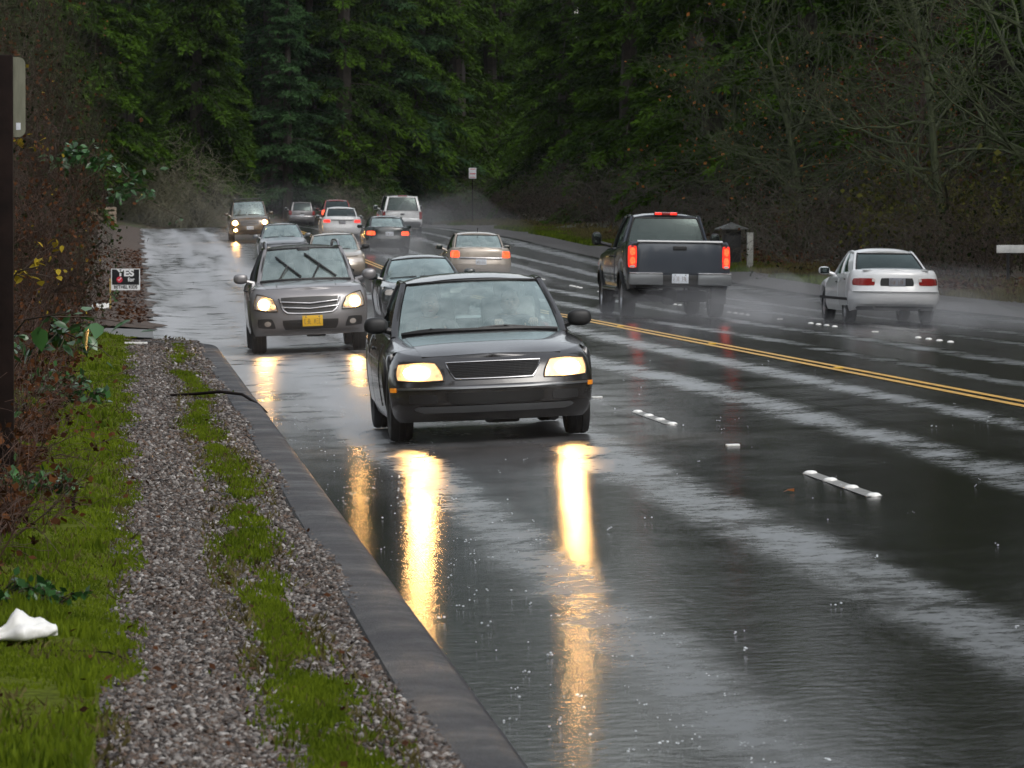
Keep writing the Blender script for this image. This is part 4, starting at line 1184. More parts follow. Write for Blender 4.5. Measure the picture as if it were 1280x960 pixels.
mb = MB(); mb.box((0, h+.07, .72), (.72, .12, .20), bev=.02); mb.box((0, h+.04, .60), (1.7, .08, .05), bev=.015); pb = mb.build('bumper_centre', M['trim'], ry)
c.plate(0, .755, 'plate_white', True, .32, .18, .15)
mb = MB(); mb.box((0, .57, 2.005), (.46, .06, .06), bev=.015); tb = mb.build('brake_light', M['red_off'], ry)
for sg in (1, -1):
    mb = MB(); mb.box((sg*.15, .605, 2.005), (.13, .02, .05), bev=.008); mb.build('bulb', M['red_lit'], tb)
    mb = MB(); c_ = (sg*1.19, -1.0, 1.50); ell(mb, c_, (.20, .14, .27)); mb.tube([(sg*.9, -.95, 1.36), (sg*1.12, -1.0, 1.42)], [.04, .035], 8); mm = mb.build('wing_mirror', M['trim'], ry)
    mb = MB(); mb.box((c_[0], c_[1]+.072, c_[2]), (.15, .01, .2), bev=.004); mb.build('mirror_glass', M['dark_glass'], mm)
    for y0, y1 in ((-1.0, -.05), (0, .62)):
        mb = MB(); patch(mb, lambda a, b: B.S(a, b, sg), [(y0, .64), (y1, .64), (y1, 1.26), (y0, 1.26)], 8, 8, (sg, 0, 0), .008, .02, .06); dr = mb.build('door', c.mat, ry)
        mb = MB(); p = B.S(y1-.14, 1.16, sg); ell(mb, (p.x+sg*.02, p.y, p.z), (.04, .18, .04)); mb.build('door_handle', M['trim'], dr)
    mb = MB()
    for ya in B.axles:
        pts = []
        for k in range(13):
            a = PI*k/12; yy = ya - .475*math.cos(a); zz = max(.5, B.rw + .475*math.sin(a)); pts.append(B.S(yy, zz, sg) + Vector((sg*.012, 0, 0)))
        mb.tube(pts, .028, 6)
    mb.build('wheel_arch_trim', M['trim'], ry)
    mb = MB(); mb.tube([B.S(y, .55, sg) + Vector((sg*.02, 0, -.02)) for y in np.linspace(-1.4, 1.0, 8)], .04, 8); mb.build('running_board', M['chrome'], ry)
    for ya in (B.axles[1],):
        mb = MB(); mb.box((sg*.86, ya+.52, .45), (.28, .02, .36), bev=.006); mb.build('mud_flap', M['black_rubber'], ry)
mb = MB(); mb.box((0, B.axles[1], .40), (1.4, .22, .22), bev=.08); ell(mb, (.05, B.axles[1], .40), (.34, .34, .34)); mb.tube([(.55, 1.9, .45), (.6, h+.02, .46)], .04, 8); mb.build('axle', M['underbody'], ry)

# ------------------------------------------------------------------ the two people behind the wet windscreen
M['skin'] = simple('skin', (.50, .32, .24), .5)
M['jacket'] = simple('dark_jacket', (.04, .04, .05), .9); M['sweater'] = simple('grey_sweater', (.20, .19, .19), .9); M['hair'] = simple('brown_hair', (.04, .025, .015), .6)
def skinned(name, chain, links, mat, parent=None, sub=2):
    me = bpy.data.meshes.new(name); me.from_pydata([c[0] for c in chain], links, [])
    o = bpy.data.objects.new(name, me); col.objects.link(o)
    md = o.modifiers.new('skin', 'SKIN'); md.use_smooth_shade = True
    for i, ch in enumerate(chain):
        r = ch[1]; me.skin_vertices[0].data[i].radius = (r if hasattr(r, '__len__') else (r, r))
    me.skin_vertices[0].data[0].use_root = True
    sb = o.modifiers.new('sub', 'SUBSURF'); sb.levels = sub; sb.render_levels = sub
    me.materials.append(mat)
    if parent: o.parent = parent
    return o
def person(sx, wheel_, label, cloth, hair_long):
    """seated, facing -Y, in the sedan's own space at seat x = sx"""
    hip = (sx, .12, .40)
    ch = [((sx, .12, .42), (.15, .13)), ((sx, .16, .62), (.14, .11)), ((sx, .20, .82), (.16, .12)), ((sx, .22, .93), (.12, .09)), ((sx, .21, 1.00), (.055, .055)),
          ((sx, .19, 1.07), (.07, .085)), ((sx, .18, 1.15), (.078, .095)), ((sx, .19, 1.215), (.06, .07))]
    ln = [(i, i+1) for i in range(7)]
    hand = []
    for sg in (1, -1):
        n = len(ch)
        tgt = (sx + sg*.16, -.34, .93) if wheel_ else (sx + sg*.10, -.12, .56)
        ch += [((sx+sg*.19, .22, .90), .062), ((sx+sg*.25, .08, .70 if wheel_ else .66), .047), (tgt, .03)]
        ln += [(3, n), (n, n+1), (n+1, n+2)]
        for f in range(4):
            m_ = len(ch); a = (f-1.5)*.02
            ch += [((tgt[0]+a, tgt[1]-.05, tgt[2]+.02), .012), ((tgt[0]+a, tgt[1]-.08+.005*abs(f-1.5), tgt[2]-.005), .009), ((tgt[0]+a, tgt[1]-.07, tgt[2]-.035), .008)]
            ln += [(n+2, m_), (m_, m_+1), (m_+1, m_+2)]
        m_ = len(ch); ch += [((tgt[0]-sg*.035, tgt[1]-.02, tgt[2]+.0), .012), ((tgt[0]-sg*.045, tgt[1]-.05, tgt[2]-.015), .009)]; ln += [(n+2, m_), (m_, m_+1)]
        n = len(ch); ch += [((sx+sg*.10, -.02, .42), .085), ((sx+sg*.14, -.34, .52), .065), ((sx+sg*.13, -.62, .30), .05)]; ln += [(0, n), (n, n+1), (n+1, n+2)]
    m_ = len(ch); ch += [((sx, .085, 1.095), .014), ((sx, .072, 1.085), .013)]; ln += [(5, m_), (m_, m_+1)]           # nose
    for sg in (1, -1):
        m_ = len(ch); ch += [((sx+sg*.083, .19, 1.10), (.018, .028))]; ln += [(5, m_)]                                # ears
    p = skinned('person', ch, ln, M['skin'], None)
    p.matrix_world = SEDAN_M @ Matrix.Translation((0, 0, .06))
    tag(p, label, 'person')
    body = [((sx, .12, .42), (.16, .14)), ((sx, .16, .62), (.155, .125)), ((sx, .20, .82), (.18, .135)), ((sx, .22, .94), (.13, .10)), ((sx, .215, .99), (.07, .07))]; bl = [(0, 1), (1, 2), (2, 3), (3, 4)]
    for sg in (1, -1):
        n = len(body); tgt = (sx + sg*.175, -.24, .88) if wheel_ else (sx + sg*.14, -.04, .60)
        body += [((sx+sg*.20, .22, .90), .076), ((sx+sg*.255, .08, .70 if wheel_ else .66), .06), (tgt, .043)]; bl += [(3, n), (n, n+1), (n+1, n+2)]
    skinned('jacket', body, bl, cloth, p)
    hr = [((sx, .195, 1.225), (.080, .078)), ((sx, .235, 1.17), (.092, .082)), ((sx, .25, 1.08), (.080, .062))]
    hl = [(0, 1), (1, 2)]
    if hair_long: hr += [((sx, .25, .97), (.085, .05))]; hl += [(2, 3)]
    skinned('hair', hr, hl, M['hair'], p)
    mb = MB()
    for sg in (1, -1): ell(mb, (sx+sg*.03, .098, 1.125), (.022, .014, .012), 8, 6, 2)
    mb.build('eyes', M['trim'], p)
    mb = MB(); ell(mb, (sx, .096, 1.045), (.05, .014, .012), 8, 6, 2); mb.build('mouth', M['red_paint'], p)
bpy.context.view_layer.update()
SEDAN_M = SEDAN.root.matrix_world.copy()
person(.37, True, 'driver in a dark jacket with hands on the wheel behind the black sedan windscreen', M['jacket'], False)
person(-.37, False, 'passenger in a grey top beside the driver in the black sedan', M['sweater'], True)
# ------------------------------------------------------------------ trees and shrubs
M['needles'] = foliage('conifer_needles', (.006, .016, .004), (.058, .118, .008), .7, .22)
M['needles_blue'] = foliage('fir_needles', (.009, .026, .012), (.050, .108, .036), .7, .22)
M['bark'] = simple('wet_bark', (.030, .023, .018), .8, var=.4, scale=5, bmp=.8)
M['mossy_bark'] = simple('mossy_bark', (.033, .044, .014), .8, var=.55, scale=3, bmp=.8)
M['pale_bark'] = simple('pale_bark', (.065, .060, .045), .8, var=.35, scale=3, bmp=.6)
M['brown_twig'] = simple('brown_twig', (.036, .022, .014), .75, var=.45, scale=4)
M['bramble'] = simple('bramble_stem', (.05, .024, .015), .7, var=.5, scale=5)
M['leaf_brown'] = foliage('dead_leaves', (.025, .011, .006), (.14, .056, .022), .55, .25)
M['leaf_orange'] = foliage('orange_leaves', (.20, .070, .015), (.38, .17, .05), .55, .3)
M['leaf_green'] = foliage('laurel_leaves', (.012, .045, .012), (.06, .16, .045), .28, .2, .6)
M['leaf_yellow'] = foliage('yellow_leaves', (.16, .12, .01), (.40, .30, .03), .5, .3)
M['leaf_ivy'] = foliage('undergrowth_leaves', (.007, .014, .005), (.030, .045, .012), .5, .25)
M['grass'] = foliage('grass_blades', (.033, .058, .005), (.155, .21, .013), .6, .35)
M['dry_grass'] = foliage('dry_grass', (.055, .048, .018), (.15, .13, .05), .6, .3)

def diamonds(P, D, L, Wd, N):
    """leaf-like quads: base P, direction D, length L, half width Wd, roughly facing N; arrays"""
    S_ = np.cross(D, N); S_ /= (np.linalg.norm(S_, axis=1, keepdims=True)+1e-9)
    mid = P + D*L[:, None]*.45
    V = np.stack([P, mid + S_*Wd[:, None], P + D*L[:, None], mid - S_*Wd[:, None]], 1).reshape(-1, 3)
    n = len(P); F = np.arange(4*n).reshape(n, 4)
    return V, F
def unit(v): return v/(np.linalg.norm(v, axis=-1, keepdims=True)+1e-9)

def conifer(name, seed, h, rad, z0=.06, nb=150, nt=22, nk=6, mat='needles', droop=.42, spray=.34, skirt=1.0):
    """tapered trunk plus a crown of drooping boughs, each with side twigs clothed in needle sprays"""
    rg = np.random.default_rng(seed)
    root = empty(name)
    mb = MB(); mb.tube([(rg.normal(0, .04), rg.normal(0, .04), h*t) for t in np.linspace(0, 1, 9)], [.022*h*(1-t)**.8+.02 for t in np.linspace(0, 1, 9)], 8)
    bz = h*(z0 + (1-z0)*np.sort(rg.random(nb))**.92); ba = rg.random(nb)*2*PI
    fr = (bz/h - z0)/(1-z0)
    bl = rad*(skirt*(1-fr)**.85 + .05)*rg.uniform(.6, 1.12, nb)
    Ps, Ds, Ls, Ws, Ts = [], [], [], [], []
    for i in range(nb):
        d = np.array([math.cos(ba[i]), math.sin(ba[i]), 0]); s_ = np.array([-d[1], d[0], 0]); l = bl[i]
        up = .18*(fr[i]*1.6-.2) ; dr = droop*(1.1-fr[i]*.7)*rg.uniform(.7, 1.3)
        path = lambda t: np.array([0, 0, bz[i]]) + d*(l*t) + np.array([0, 0, 1])*(up*l*t - dr*l*t*t)
        mb.tube([path(t) for t in (0, .35, .7, 1)], [.03+.006*l, .02+.004*l, .014, .006], 3, cap=False)
        m = max(5, int(nt*min(1.25, l/rad+.35)))
        tone = rg.random()*.45
        for t in np.linspace(.10, 1, m):
            for sg in (1, -1):
                tl = (.40*l*(1-t)**.8 + .22)*rg.uniform(.7, 1.2)
                a = R(rg.uniform(35, 70)); td = unit(d*math.cos(a) + s_*sg*math.sin(a) + np.array([0, 0, rg.uniform(-.35, .05)]))
                p0 = path(t)
                q = rg.random(nk)
                pp = p0 + td*(tl*q)[:, None] + np.array([0, 0, -1])*(.30*tl*q*q)[:, None]
                dd = unit(td + rg.normal(0, .38, (nk, 3)) + np.array([0, 0, -.38]))
                Ps.append(pp); Ds.append(dd); Ls.append(spray*rg.uniform(.6, 1.35, nk)); Ws.append(spray*.16*rg.uniform(.7, 1.3, nk))
                Ts.append(np.clip(tone + .35*rg.random(nk) + .30*(t > .75), 0, 1))
    P = np.concatenate(Ps); D = np.concatenate(Ds); L = np.concatenate(Ls); W_ = np.concatenate(Ws); T_ = np.concatenate(Ts)
    N = unit(rg.normal(0, .6, P.shape) + np.array([0, 0, 1.0]))
    V, F = diamonds(P, D, L, W_, N)
    mb.build('trunk', M['bark'], root)
    mesh_np('crown', V, F, M[mat], root, tone=T_)
    return root

def branchy(mb, p, d, l, r, depth, rg, tips, spread=.65, nchild=(3, 5), upw=.12, minr=.004, curl=.22, sides=(7, 5, 4, 3, 3, 3), lv=0, gravity=0.0):
    n = 4; pts = [p]; dd = d.copy()
    for k in range(n):
        dd = unit(dd + rg.normal(0, curl, 3)*.55 + np.array([0, 0, upw*.5 - gravity])); pts.append(pts[-1] + dd*l/n)
    r1 = max(minr, r*.55)
    mb.tube(pts, np.linspace(r, r1, n+1).tolist(), sides[min(lv, 5)], cap=False)
    if depth == 0: tips.append((pts[-1], dd)); tips.append((pts[2], dd)); return
    for c in range(rg.integers(*nchild)):
        t = rg.uniform(.3, 1) if c else 1.0
        i = min(n-1, int(t*n)); q = pts[i] + (pts[i+1]-pts[i])*(t*n-i)
        nd = unit(dd + rg.normal(0, spread, 3)*(1 if c else .45))
        branchy(mb, q, nd, l*rg.uniform(.55, .8), max(minr, (r*(1-t)+r1*t)*.66), depth-1, rg, tips, spread, nchild, upw, minr, curl, sides, lv+1, gravity)

def leaves_at(tips, rg, n, size, jit, name, mat, parent):
    if not tips: return
    P = np.array([t[0] for t in tips]); k = rg.integers(0, len(P), n)
    P = P[k] + rg.normal(0, jit, (n, 3)); D = unit(rg.normal(0, 1, (n, 3)) + np.array([0, 0, -.4])); N = unit(rg.normal(0, 1, (n, 3)))
    L = size*rg.uniform(.6, 1.4, n); V, F = diamonds(P, D, L, L*.38, N)
    mesh_np(name, V, F, M[mat], parent, tone=np.clip(rg.normal(.45, .25, n), 0, 1))

def bare_tree(name, seed, h, mat='mossy_bark', depth=5, leaf=None, nleaf=0, lean=(0, 0), spread=.6, r=None, nchild=(3, 5), lsize=.10):
    rg = np.random.default_rng(seed); root = empty(name); mb = MB(); tips = []
    r = r or h*.0085
    n = 8; pts = [np.array([0, 0, -.2])]; d = unit(np.array([lean[0], lean[1], 1.0]))
    for k in range(n): d = unit(d + rg.normal(0, .07, 3) + np.array([0, 0, .06])); pts.append(pts[-1] + d*h*.62/n)
    mb.tube(pts, np.linspace(r*1.25, r*.55, n+1).tolist(), 8)
    mb.build('trunk', M[mat], root)
    mb = MB()
    for k in range(22):
        t = .16 + .84*k/21; i = min(n-1, int(t*n)); q = pts[i] + (pts[i+1]-pts[i])*(t*n-i)
        a = rg.random()*2*PI; nd = unit(np.array([math.cos(a), math.sin(a), rg.uniform(.1, .9)]))
        branchy(mb, q, nd, h*.20*rg.uniform(.7, 1.3)*(1.1-.4*t), r*.50*(1.1-.5*t), depth-2, rg, tips, spread, nchild, .06, .009, .42, lv=1)
    branchy(mb, pts[-1], d, h*.2, r*.5, depth-2, rg, tips, spread, nchild, .15, .006, .3, lv=1)
    mb.build('crown', M[mat], root, smooth=True)
    if leaf: leaves_at(tips, rg, nleaf, lsize, .12, 'leaves', leaf, root)
    return root

def thicket(name, seed, h, w, ns, mat='brown_twig', depth=3, leaf=None, nleaf=0, lsize=.08, arch=.10, leaf2=None, nleaf2=0, minr=.004, jit=.10, r0=.018, rmax=None):
    """many thin arching stems from a spread base, tangled twigs, a few leaves"""
    rg = np.random.default_rng(seed); root = empty(name); mb = MB(); tips = []
    for k in range(ns):
        a = rg.random()*2*PI; q = math.sqrt(rg.random())*w*.5
        p = np.array([q*math.cos(a), q*math.sin(a), -.05]); d = unit(np.array([math.cos(a)*.45, math.sin(a)*.45, 1.0]) + rg.normal(0, .25, 3))
        branchy(mb, p, d, h*rg.uniform(.35, .75), r0*rg.uniform(.5, 1.2), depth, rg, tips, .75, (2, 5), .0, minr, .38, (4, 3, 3, 3, 3), 0, arch)
    if rmax:
        rm0 = rmax
        def rmx(p): return rm0*(1 + .28*math.sin(math.atan2(p[1], p[0])*3 + seed + p[2]*1.3) + .18*math.sin(p[2]*4.1 + seed + math.atan2(p[1], p[0])*7))
        cl = lambda p: (lambda r, rmax: (p[0]*rmax*math.tanh(r/rmax)/r, p[1]*rmax*math.tanh(r/rmax)/r, p[2]) if r > 1e-6 else tuple(p))(math.hypot(p[0], p[1]), rmx(p))
        mb.v = [cl(p) for p in mb.v]; tips = [(np.array(cl(t[0])), t[1]) for t in tips]
    mb.build('stems', M[mat], root, kind='stuff')
    if leaf: leaves_at(tips, rg, nleaf, lsize, jit, 'leaves', leaf, root)
    if leaf2: leaves_at(tips, rg, nleaf2, lsize*.9, jit, 'leaves', leaf2, root)
    return root

def bushy(name, seed, h, w, n, mat, lsize=.09, stem='brown_twig'):
    """leafy mound: leaves in clumps over short stems"""
    rg = np.random.default_rng(seed); root = empty(name); mb = MB(); tips = []
    for k in range(26):
        a = rg.random()*2*PI; q = math.sqrt(rg.random())*w*.45
        p = np.array([q*math.cos(a), q*math.sin(a), -.05]); d = unit(np.array([math.cos(a)*.5, math.sin(a)*.5, 1.0]) + rg.normal(0, .25, 3))
        branchy(mb, p, d, h*rg.uniform(.4, .7), .012, 2, rg, tips, .7, (2, 4), .0, .004, .3, (4, 3, 3), 0, .05)
    mb.build('stems', M[stem], root, kind='stuff')
    leaves_at(tips, rg, n, lsize, .09*h, 'leaves', mat, root)
    return root

_pos = random.Random(77)
def plant(src, x, y, label, cat, group=None, s=1.0, rz=None, dz=0.0, first={}):
    o = src
    if src.name in first: o = copy_tree(src)
    first[src.name] = 1
    o.location = (x, y, float(gz(x, y)) + dz); o.scale = (s, s, s*_pos.uniform(.92, 1.08))
    o.rotation_euler = (0, 0, _pos.random()*6.28 if rz is None else rz)
    tag(o, label, cat, group); return o

firs = [conifer('conifer', 101, 27, 4.6, nb=170), conifer('conifer', 102, 31, 5.2, nb=180, droop=.5), conifer('conifer', 103, 22, 4.4, nb=150, z0=.03, droop=.36)]
blue = [conifer('fir_tree', 111, 20, 4.3, nb=150, z0=.02, mat='needles_blue', droop=.30), conifer('fir_tree', 112, 30, 4.4, nb=150, z0=.15, mat='needles_blue', droop=.40)]
alders = [bare_tree('bare_tree', 201, 12, 'mossy_bark', 5, 'leaf_orange', 260, lean=(-.12, -.05), lsize=.15), bare_tree('bare_tree', 202, 17, 'mossy_bark', 5), bare_tree('bare_tree', 203, 12, 'brown_twig', 5, 'leaf_brown', 900, lean=(-.2, 0), lsize=.14)]
brush = [thicket('brush_shrub', 301, 2.6, 2.6, 26, 'brown_twig', 3, 'leaf_ivy', 500, .10), thicket('brush_shrub', 302, 3.4, 3.0, 26, 'pale_bark', 3, 'leaf_brown', 200, .09)]

GR = 'conifers of the wood right of the road'
# right-hand wood: conifers rank behind rank, bare trees and brush along its edge
pr = random.Random(9)
def spot_ok(L, x, y, d):
    if any((x-a)**2 + (y-b)**2 < d*d for a, b in L): return False
    L.append((x, y)); return True
used = []
# front row of boughs that hang towards the road
FRONT = [(24.5, 168, 2, 1.05), (23.5, 188, 0, .95), (25.0, 205, 1, .95), (24.0, 224, 2, 1.1), (25.5, 243, 0, 1.0), (24.5, 262, 1, .92), (27.5, 281, 2, 1.1), (28.5, 150, 0, .95), (31, 132, 1, .9)]
ORD = ['nearest', 'second', 'third', 'fourth', 'fifth', 'sixth', 'seventh']
FL = {281: 'front rank conifer on the right verge, just beyond the small roadside sign'}
for k, yy0 in enumerate((262, 243, 224, 205, 188, 168, 150, 132)): FL[yy0] = f'front rank conifer on the right, {(ORD + ["eighth"])[k]} from the roadside sign toward the pickup'
for k, (x, y, i, s_) in enumerate(FRONT):
    used.append((x, y))
    plant(firs[i], x, y, FL[y], 'conifer', 'front rank conifers on the right', s_)
n = 0
while n < 58:
    y = pr.uniform(118, 330); x = pr.uniform(29, 66) + off(y)*.6
    if not spot_ok(used, x, y, 5.2): continue
    plant(firs[pr.randrange(3)], x, y, 'dark conifer standing deep in the wood right of the road', 'conifer', GR, pr.uniform(1.15, 1.55)); n += 1
# end of the view, beyond the crest
endl = []
n = 0
while n < 95:
    y = pr.uniform(350, 520); x = pr.uniform(-22, 24) + (y-350)*.16
    if x > off(y) - 8 or not spot_ok(endl, x, y, 4.2): continue
    near = y < 385
    plant(blue[pr.randrange(2)] if pr.random() < .6 else firs[pr.randrange(3)], x, y, 'tall misty conifer closing the view beyond the crest', 'conifer', 'conifers beyond the crest', pr.uniform(1.3, 1.6) if y < 400 else pr.uniform(1.9, 2.4)); n += 1
for x, y, s_ in ((-5.5, 333, .9), (-1.5, 336, .95), (5.2, 344, .9), (14.6, 356, .85), (18.5, 365, .95), (22.5, 372, 1.0), (26.5, 380, 1.0), (1.8, 347, 1.0), (31, 388, 1.0), (35, 394, 1.0)):
    plant(firs[2], x, y, 'low-boughed dark conifer just behind the crest with branches to the ground', 'conifer', 'low-boughed conifers behind the crest', s_)
for x, y, i, s_ in ((15.6, 353, 0, 1.3), (19.0, 359, 1, 1.25), (22.5, 366, 0, 1.4), (26.0, 372, 1, 1.3), (29.5, 379, 0, 1.35), (17.5, 368, 1, 1.4)):
    plant(firs[i], x, y, 'dark conifer closing the bend left of the small roadside sign', 'conifer', 'dark conifers at the left of the bend', s_)
plant(blue[0], 10.8, 346, 'bright blue-green fir with layered boughs standing alone beyond the crest', 'conifer', None, 1.0)
n = 0
while n < 20:
    y = pr.uniform(336, 430); x = off(y) + 17 + pr.uniform(10, 40)
    if not spot_ok(endl, x, y, 5): continue
    plant(firs[pr.randrange(3)], x, y, 'dark conifer beyond the crest where the road bends right', 'conifer', 'conifers at the bend', pr.uniform(1.2, 1.6)); n += 1
# the wood goes on beside and behind the camera
nb_ = []; n = 0
while n < 46:
    y = pr.uniform(-58, 88)
    x = pr.uniform(-30, -9) if pr.random() < (.5 if y < 40 else .25) else pr.uniform(27, 52)
    if (x < 0 and y > 46) or not spot_ok(nb_, x, y, 5.0) : continue
    plant(firs[pr.randrange(3)], x, y, 'dark conifer added across the road behind the camera to block low sky', 'conifer', 'conifers outside the frame', pr.uniform(1.1, 1.4)); n += 1
n = 0  # trees added across the road behind the camera to shut out low sky
while n < 26:
    y = pr.uniform(-118, -72); x = pr.uniform(-34, 40)
    if not spot_ok(nb_, x, y, 5.0): continue
    plant(firs[pr.randrange(3)], x, y, 'dark conifer added across the road behind the camera to block low sky', 'conifer', 'conifers outside the frame', pr.uniform(1.1, 1.4)); n += 1
# left-hand side
dark_left = conifer('conifer', 104, 27, 4.9, nb=190, nt=26, z0=.15, droop=.55, spray=.42)
plant(dark_left, 3.3, 319, 'dark conifer with heavy drooping boughs just beyond the crest on the left', 'conifer', None, 1.0)
plant(dark_left, -3.6, 312, 'dark conifer left of the drooping one at the crest, half behind the thicket', 'conifer', None, 1.05)
LEFT = [(-11, 118, 1), (-13.5, 134, 0), (-12, 152, 2), (-16, 172, 1), (-11.5, 188, 0), (-14, 206, 2), (-10.5, 226, 1), (-13, 246, 0), (-9.5, 268, 2), (-13, 290, 1), (-8.5, 310, 0), (-20, 225, 1), (-21, 255, 0), (-19, 285, 2), (-15, 96, 0), (-19, 110, 2), (-10, 330, 1), (-17, 320, 0), (-22, 190, 1), (-21, 150, 0)]
for x, y, i in LEFT:
    plant(firs[i], x, y, 'dark conifer in the wood left of the road', 'conifer', 'conifers of the wood left of the road', pr.uniform(1.25, 1.6))
# bare trees along the right edge
BARE = [(22.0, 170, 0, 1.0), (23.0, 162, 0, .85), (22.2, 112, 1, .95), (21.8, 124, 1, .8), (24.5, 103, 1, .9), (22.8, 137, 2, .9), (26.5, 95, 2, 1.0), (23.0, 158, 1, .75), (27.5, 108, 0, 1.0), (29, 120, 1, 1.0), (24.5, 146, 0, .85), (31, 100, 1, 1.1), (28.0, 88, 0, 1.0), (33, 112, 2, 1.2), (30.5, 92, 2, 1.1)]
for k, (x, y, i, s_) in enumerate(BARE):
    lab = ['bare mossy tree with a few orange leaves at the edge of the right wood', 'bare grey-green tree of tangled twigs at the edge of the right wood', 'bare brown tree with withered leaves at the edge of the right wood'][i]
    plant(alders[i], x, y, lab, 'tree', ['mossy trees with orange leaves', 'bare tangled trees', 'withered brown trees'][i], s_)
snag = bare_tree('bare_tree', 207, 22, 'pale_bark', 4, spread=.4); plant(snag, 11.6, 372, 'pale slender bare trunk rising among the misty firs', 'tree', None, 1.0)
# tall trunks standing in the dark at the far right
mb = MB(); mb.tube([(0, 0, -.3), (.05, 0, 4), (.0, .05, 9), (.1, 0, 17)], [.34, .28, .24, .14], 10)
tk = empty('tall_trunk'); mb.build('trunk', M['bark'], tk)
rg_ = np.random.default_rng(5); mb = MB(); tp = []
for k in range(9): branchy(mb, np.array([0, 0, 6+k*1.1]), unit(np.array([math.cos(k*2.4), math.sin(k*2.4), .1])), 2.2, .05, 2, rg_, tp, lv=1)
mb.build('dead_branches', M['bark'], tk, kind='stuff')
for k, (x, y) in enumerate([(27.5, 100), (29.0, 104), (30.2, 109), (32, 97), (26.8, 116), (33.5, 118), (28.5, 126), (35, 104)]):
    plant(tk, x, y, 'dark bare trunk standing upright in the shade of the right wood', 'tree', 'dark trunks in the right wood', pr.uniform(.8, 1.15))
# brush along the right verge
n = 0; bl_ = []
while n < 62:
    y = pr.uniform(82, 300); x = 20.4 + off(y) + pr.random()**1.5*7
    if (y < 113 and x < 22.8) or not spot_ok(bl_, x, y, 1.7): continue
    i = pr.randrange(2)
    plant(brush[i], x, y, ['dark leafy brush along the foot of the right wood', 'pale twiggy brush along the foot of the right wood'][i], 'shrub', ['leafy brush on the right', 'twiggy brush on the right'][i], pr.uniform(.6, 1.15)); n += 1
M['leaf_olive'] = foliage('olive_leaves', (.03, .034, .006), (.11, .11, .022), .6, .25)
olive = bushy('ivy_shrub', 321, 3.0, 1.7, 1300, 'leaf_olive', .15)
for k, (x, y, s_) in enumerate(((21.7, 126, 1.0), (22.3, 132, .8), (24, 141, 1.1), (22.0, 150, .7), (26, 121, 1.4), (22.6, 118.5, .8))):
    plant(olive, x, y, 'olive yellow ivy-covered shrub at the foot of the right wood', 'shrub', 'olive shrubs on the right', s_)
# brush on the crest and beyond
M['pale_shrub'] = simple('lichen_twig', (.13, .125, .08), .8, var=.3)
grey = thicket('grey_shrub', 311, 5.6, 4.0, 64, 'pale_shrub', 3, 'leaf_ivy', 300, .12, r0=.03, minr=.010)
for x, y, s_ in ((2.6, 314.5, .8), (.2, 315.5, .9), (-2.6, 317, .85)): plant(grey, x, y, 'pale grey-green bare shrub just beyond the crest on the left', 'shrub', 'pale shrubs beyond the crest', s_)
for x, y, s_ in ((16.5, 350, .6), (14.6, 349, .55)): plant(grey, x, y, 'pale misty shrub in the gap behind the outbound cars', 'shrub', 'misty shrubs behind the outbound cars', s_)

# ------------------------------------------------------------------ left bank: the brown tangle near the camera
tangle = [thicket('bramble_thicket', 401, 5.2, 2.4, 60, 'brown_twig', 3, 'leaf_brown', 500, .065, .03, 'leaf_ivy', 1100, minr=.004, r0=.02, rmax=1.35, jit=.2), thicket('bramble_thicket', 402, 3.6, 2.4, 60, 'bramble', 3, 'leaf_brown', 1000, .07, .08, 'leaf_yellow', 90, minr=.004, rmax=1.35, jit=.2),
          thicket('bramble_thicket', 403, 6.2, 2.6, 46, 'mossy_bark', 3, 'leaf_ivy', 1400, .09, .02, 'leaf_brown', 300, minr=.005, r0=.026, rmax=1.6, jit=.2)]
TG = [(-3.15, 47, 1, .42), (-3.1, 53, 1, .62), (-3.4, 57, 0, .80), (-3.25, 60.5, 1, .92), (-3.3, 65, 0, .95), (-3.3, 69, 1, 1.0), (-3.6, 73, 0, 1.05), (-4.6, 55, 2, .9), (-4.9, 61, 2, 1.0), (-4.5, 66, 0, 1.15), (-4.7, 71, 2, 1.1), (-3.7, 77, 2, .95), (-6.4, 63, 2, 1.2), (-6.5, 70, 0, 1.35),
      (-6.3, 77, 2, 1.3), (-3.7, 85, 0, 1.0), (-3.8, 92, 2, 1.0), (-3.6, 99, 1, 1.0), (-5.5, 84, 2, 1.3), (-5.6, 91, 0, 1.35), (-5.5, 99, 2, 1.3), (-3.6, 107, 0, 1.05), (-5.8, 107, 2, 1.4), (-4.0, 114, 2, 1.1), (-8.2, 82, 2, 1.6), (-8.4, 93, 0, 1.7), (-8.0, 104, 2, 1.6)]
for k, (x, y, i, s_) in enumerate(TG):
    plant(tangle[i], x, y, ['brown twiggy thicket with withered leaves on the left bank', 'reddish bramble thicket with dead leaves on the left bank', 'mossy bare thicket arching over the left bank'][i], 'thicket',
          ['brown thickets on the left bank', 'bramble thickets on the left bank', 'mossy thickets on the left bank'][i], s_)
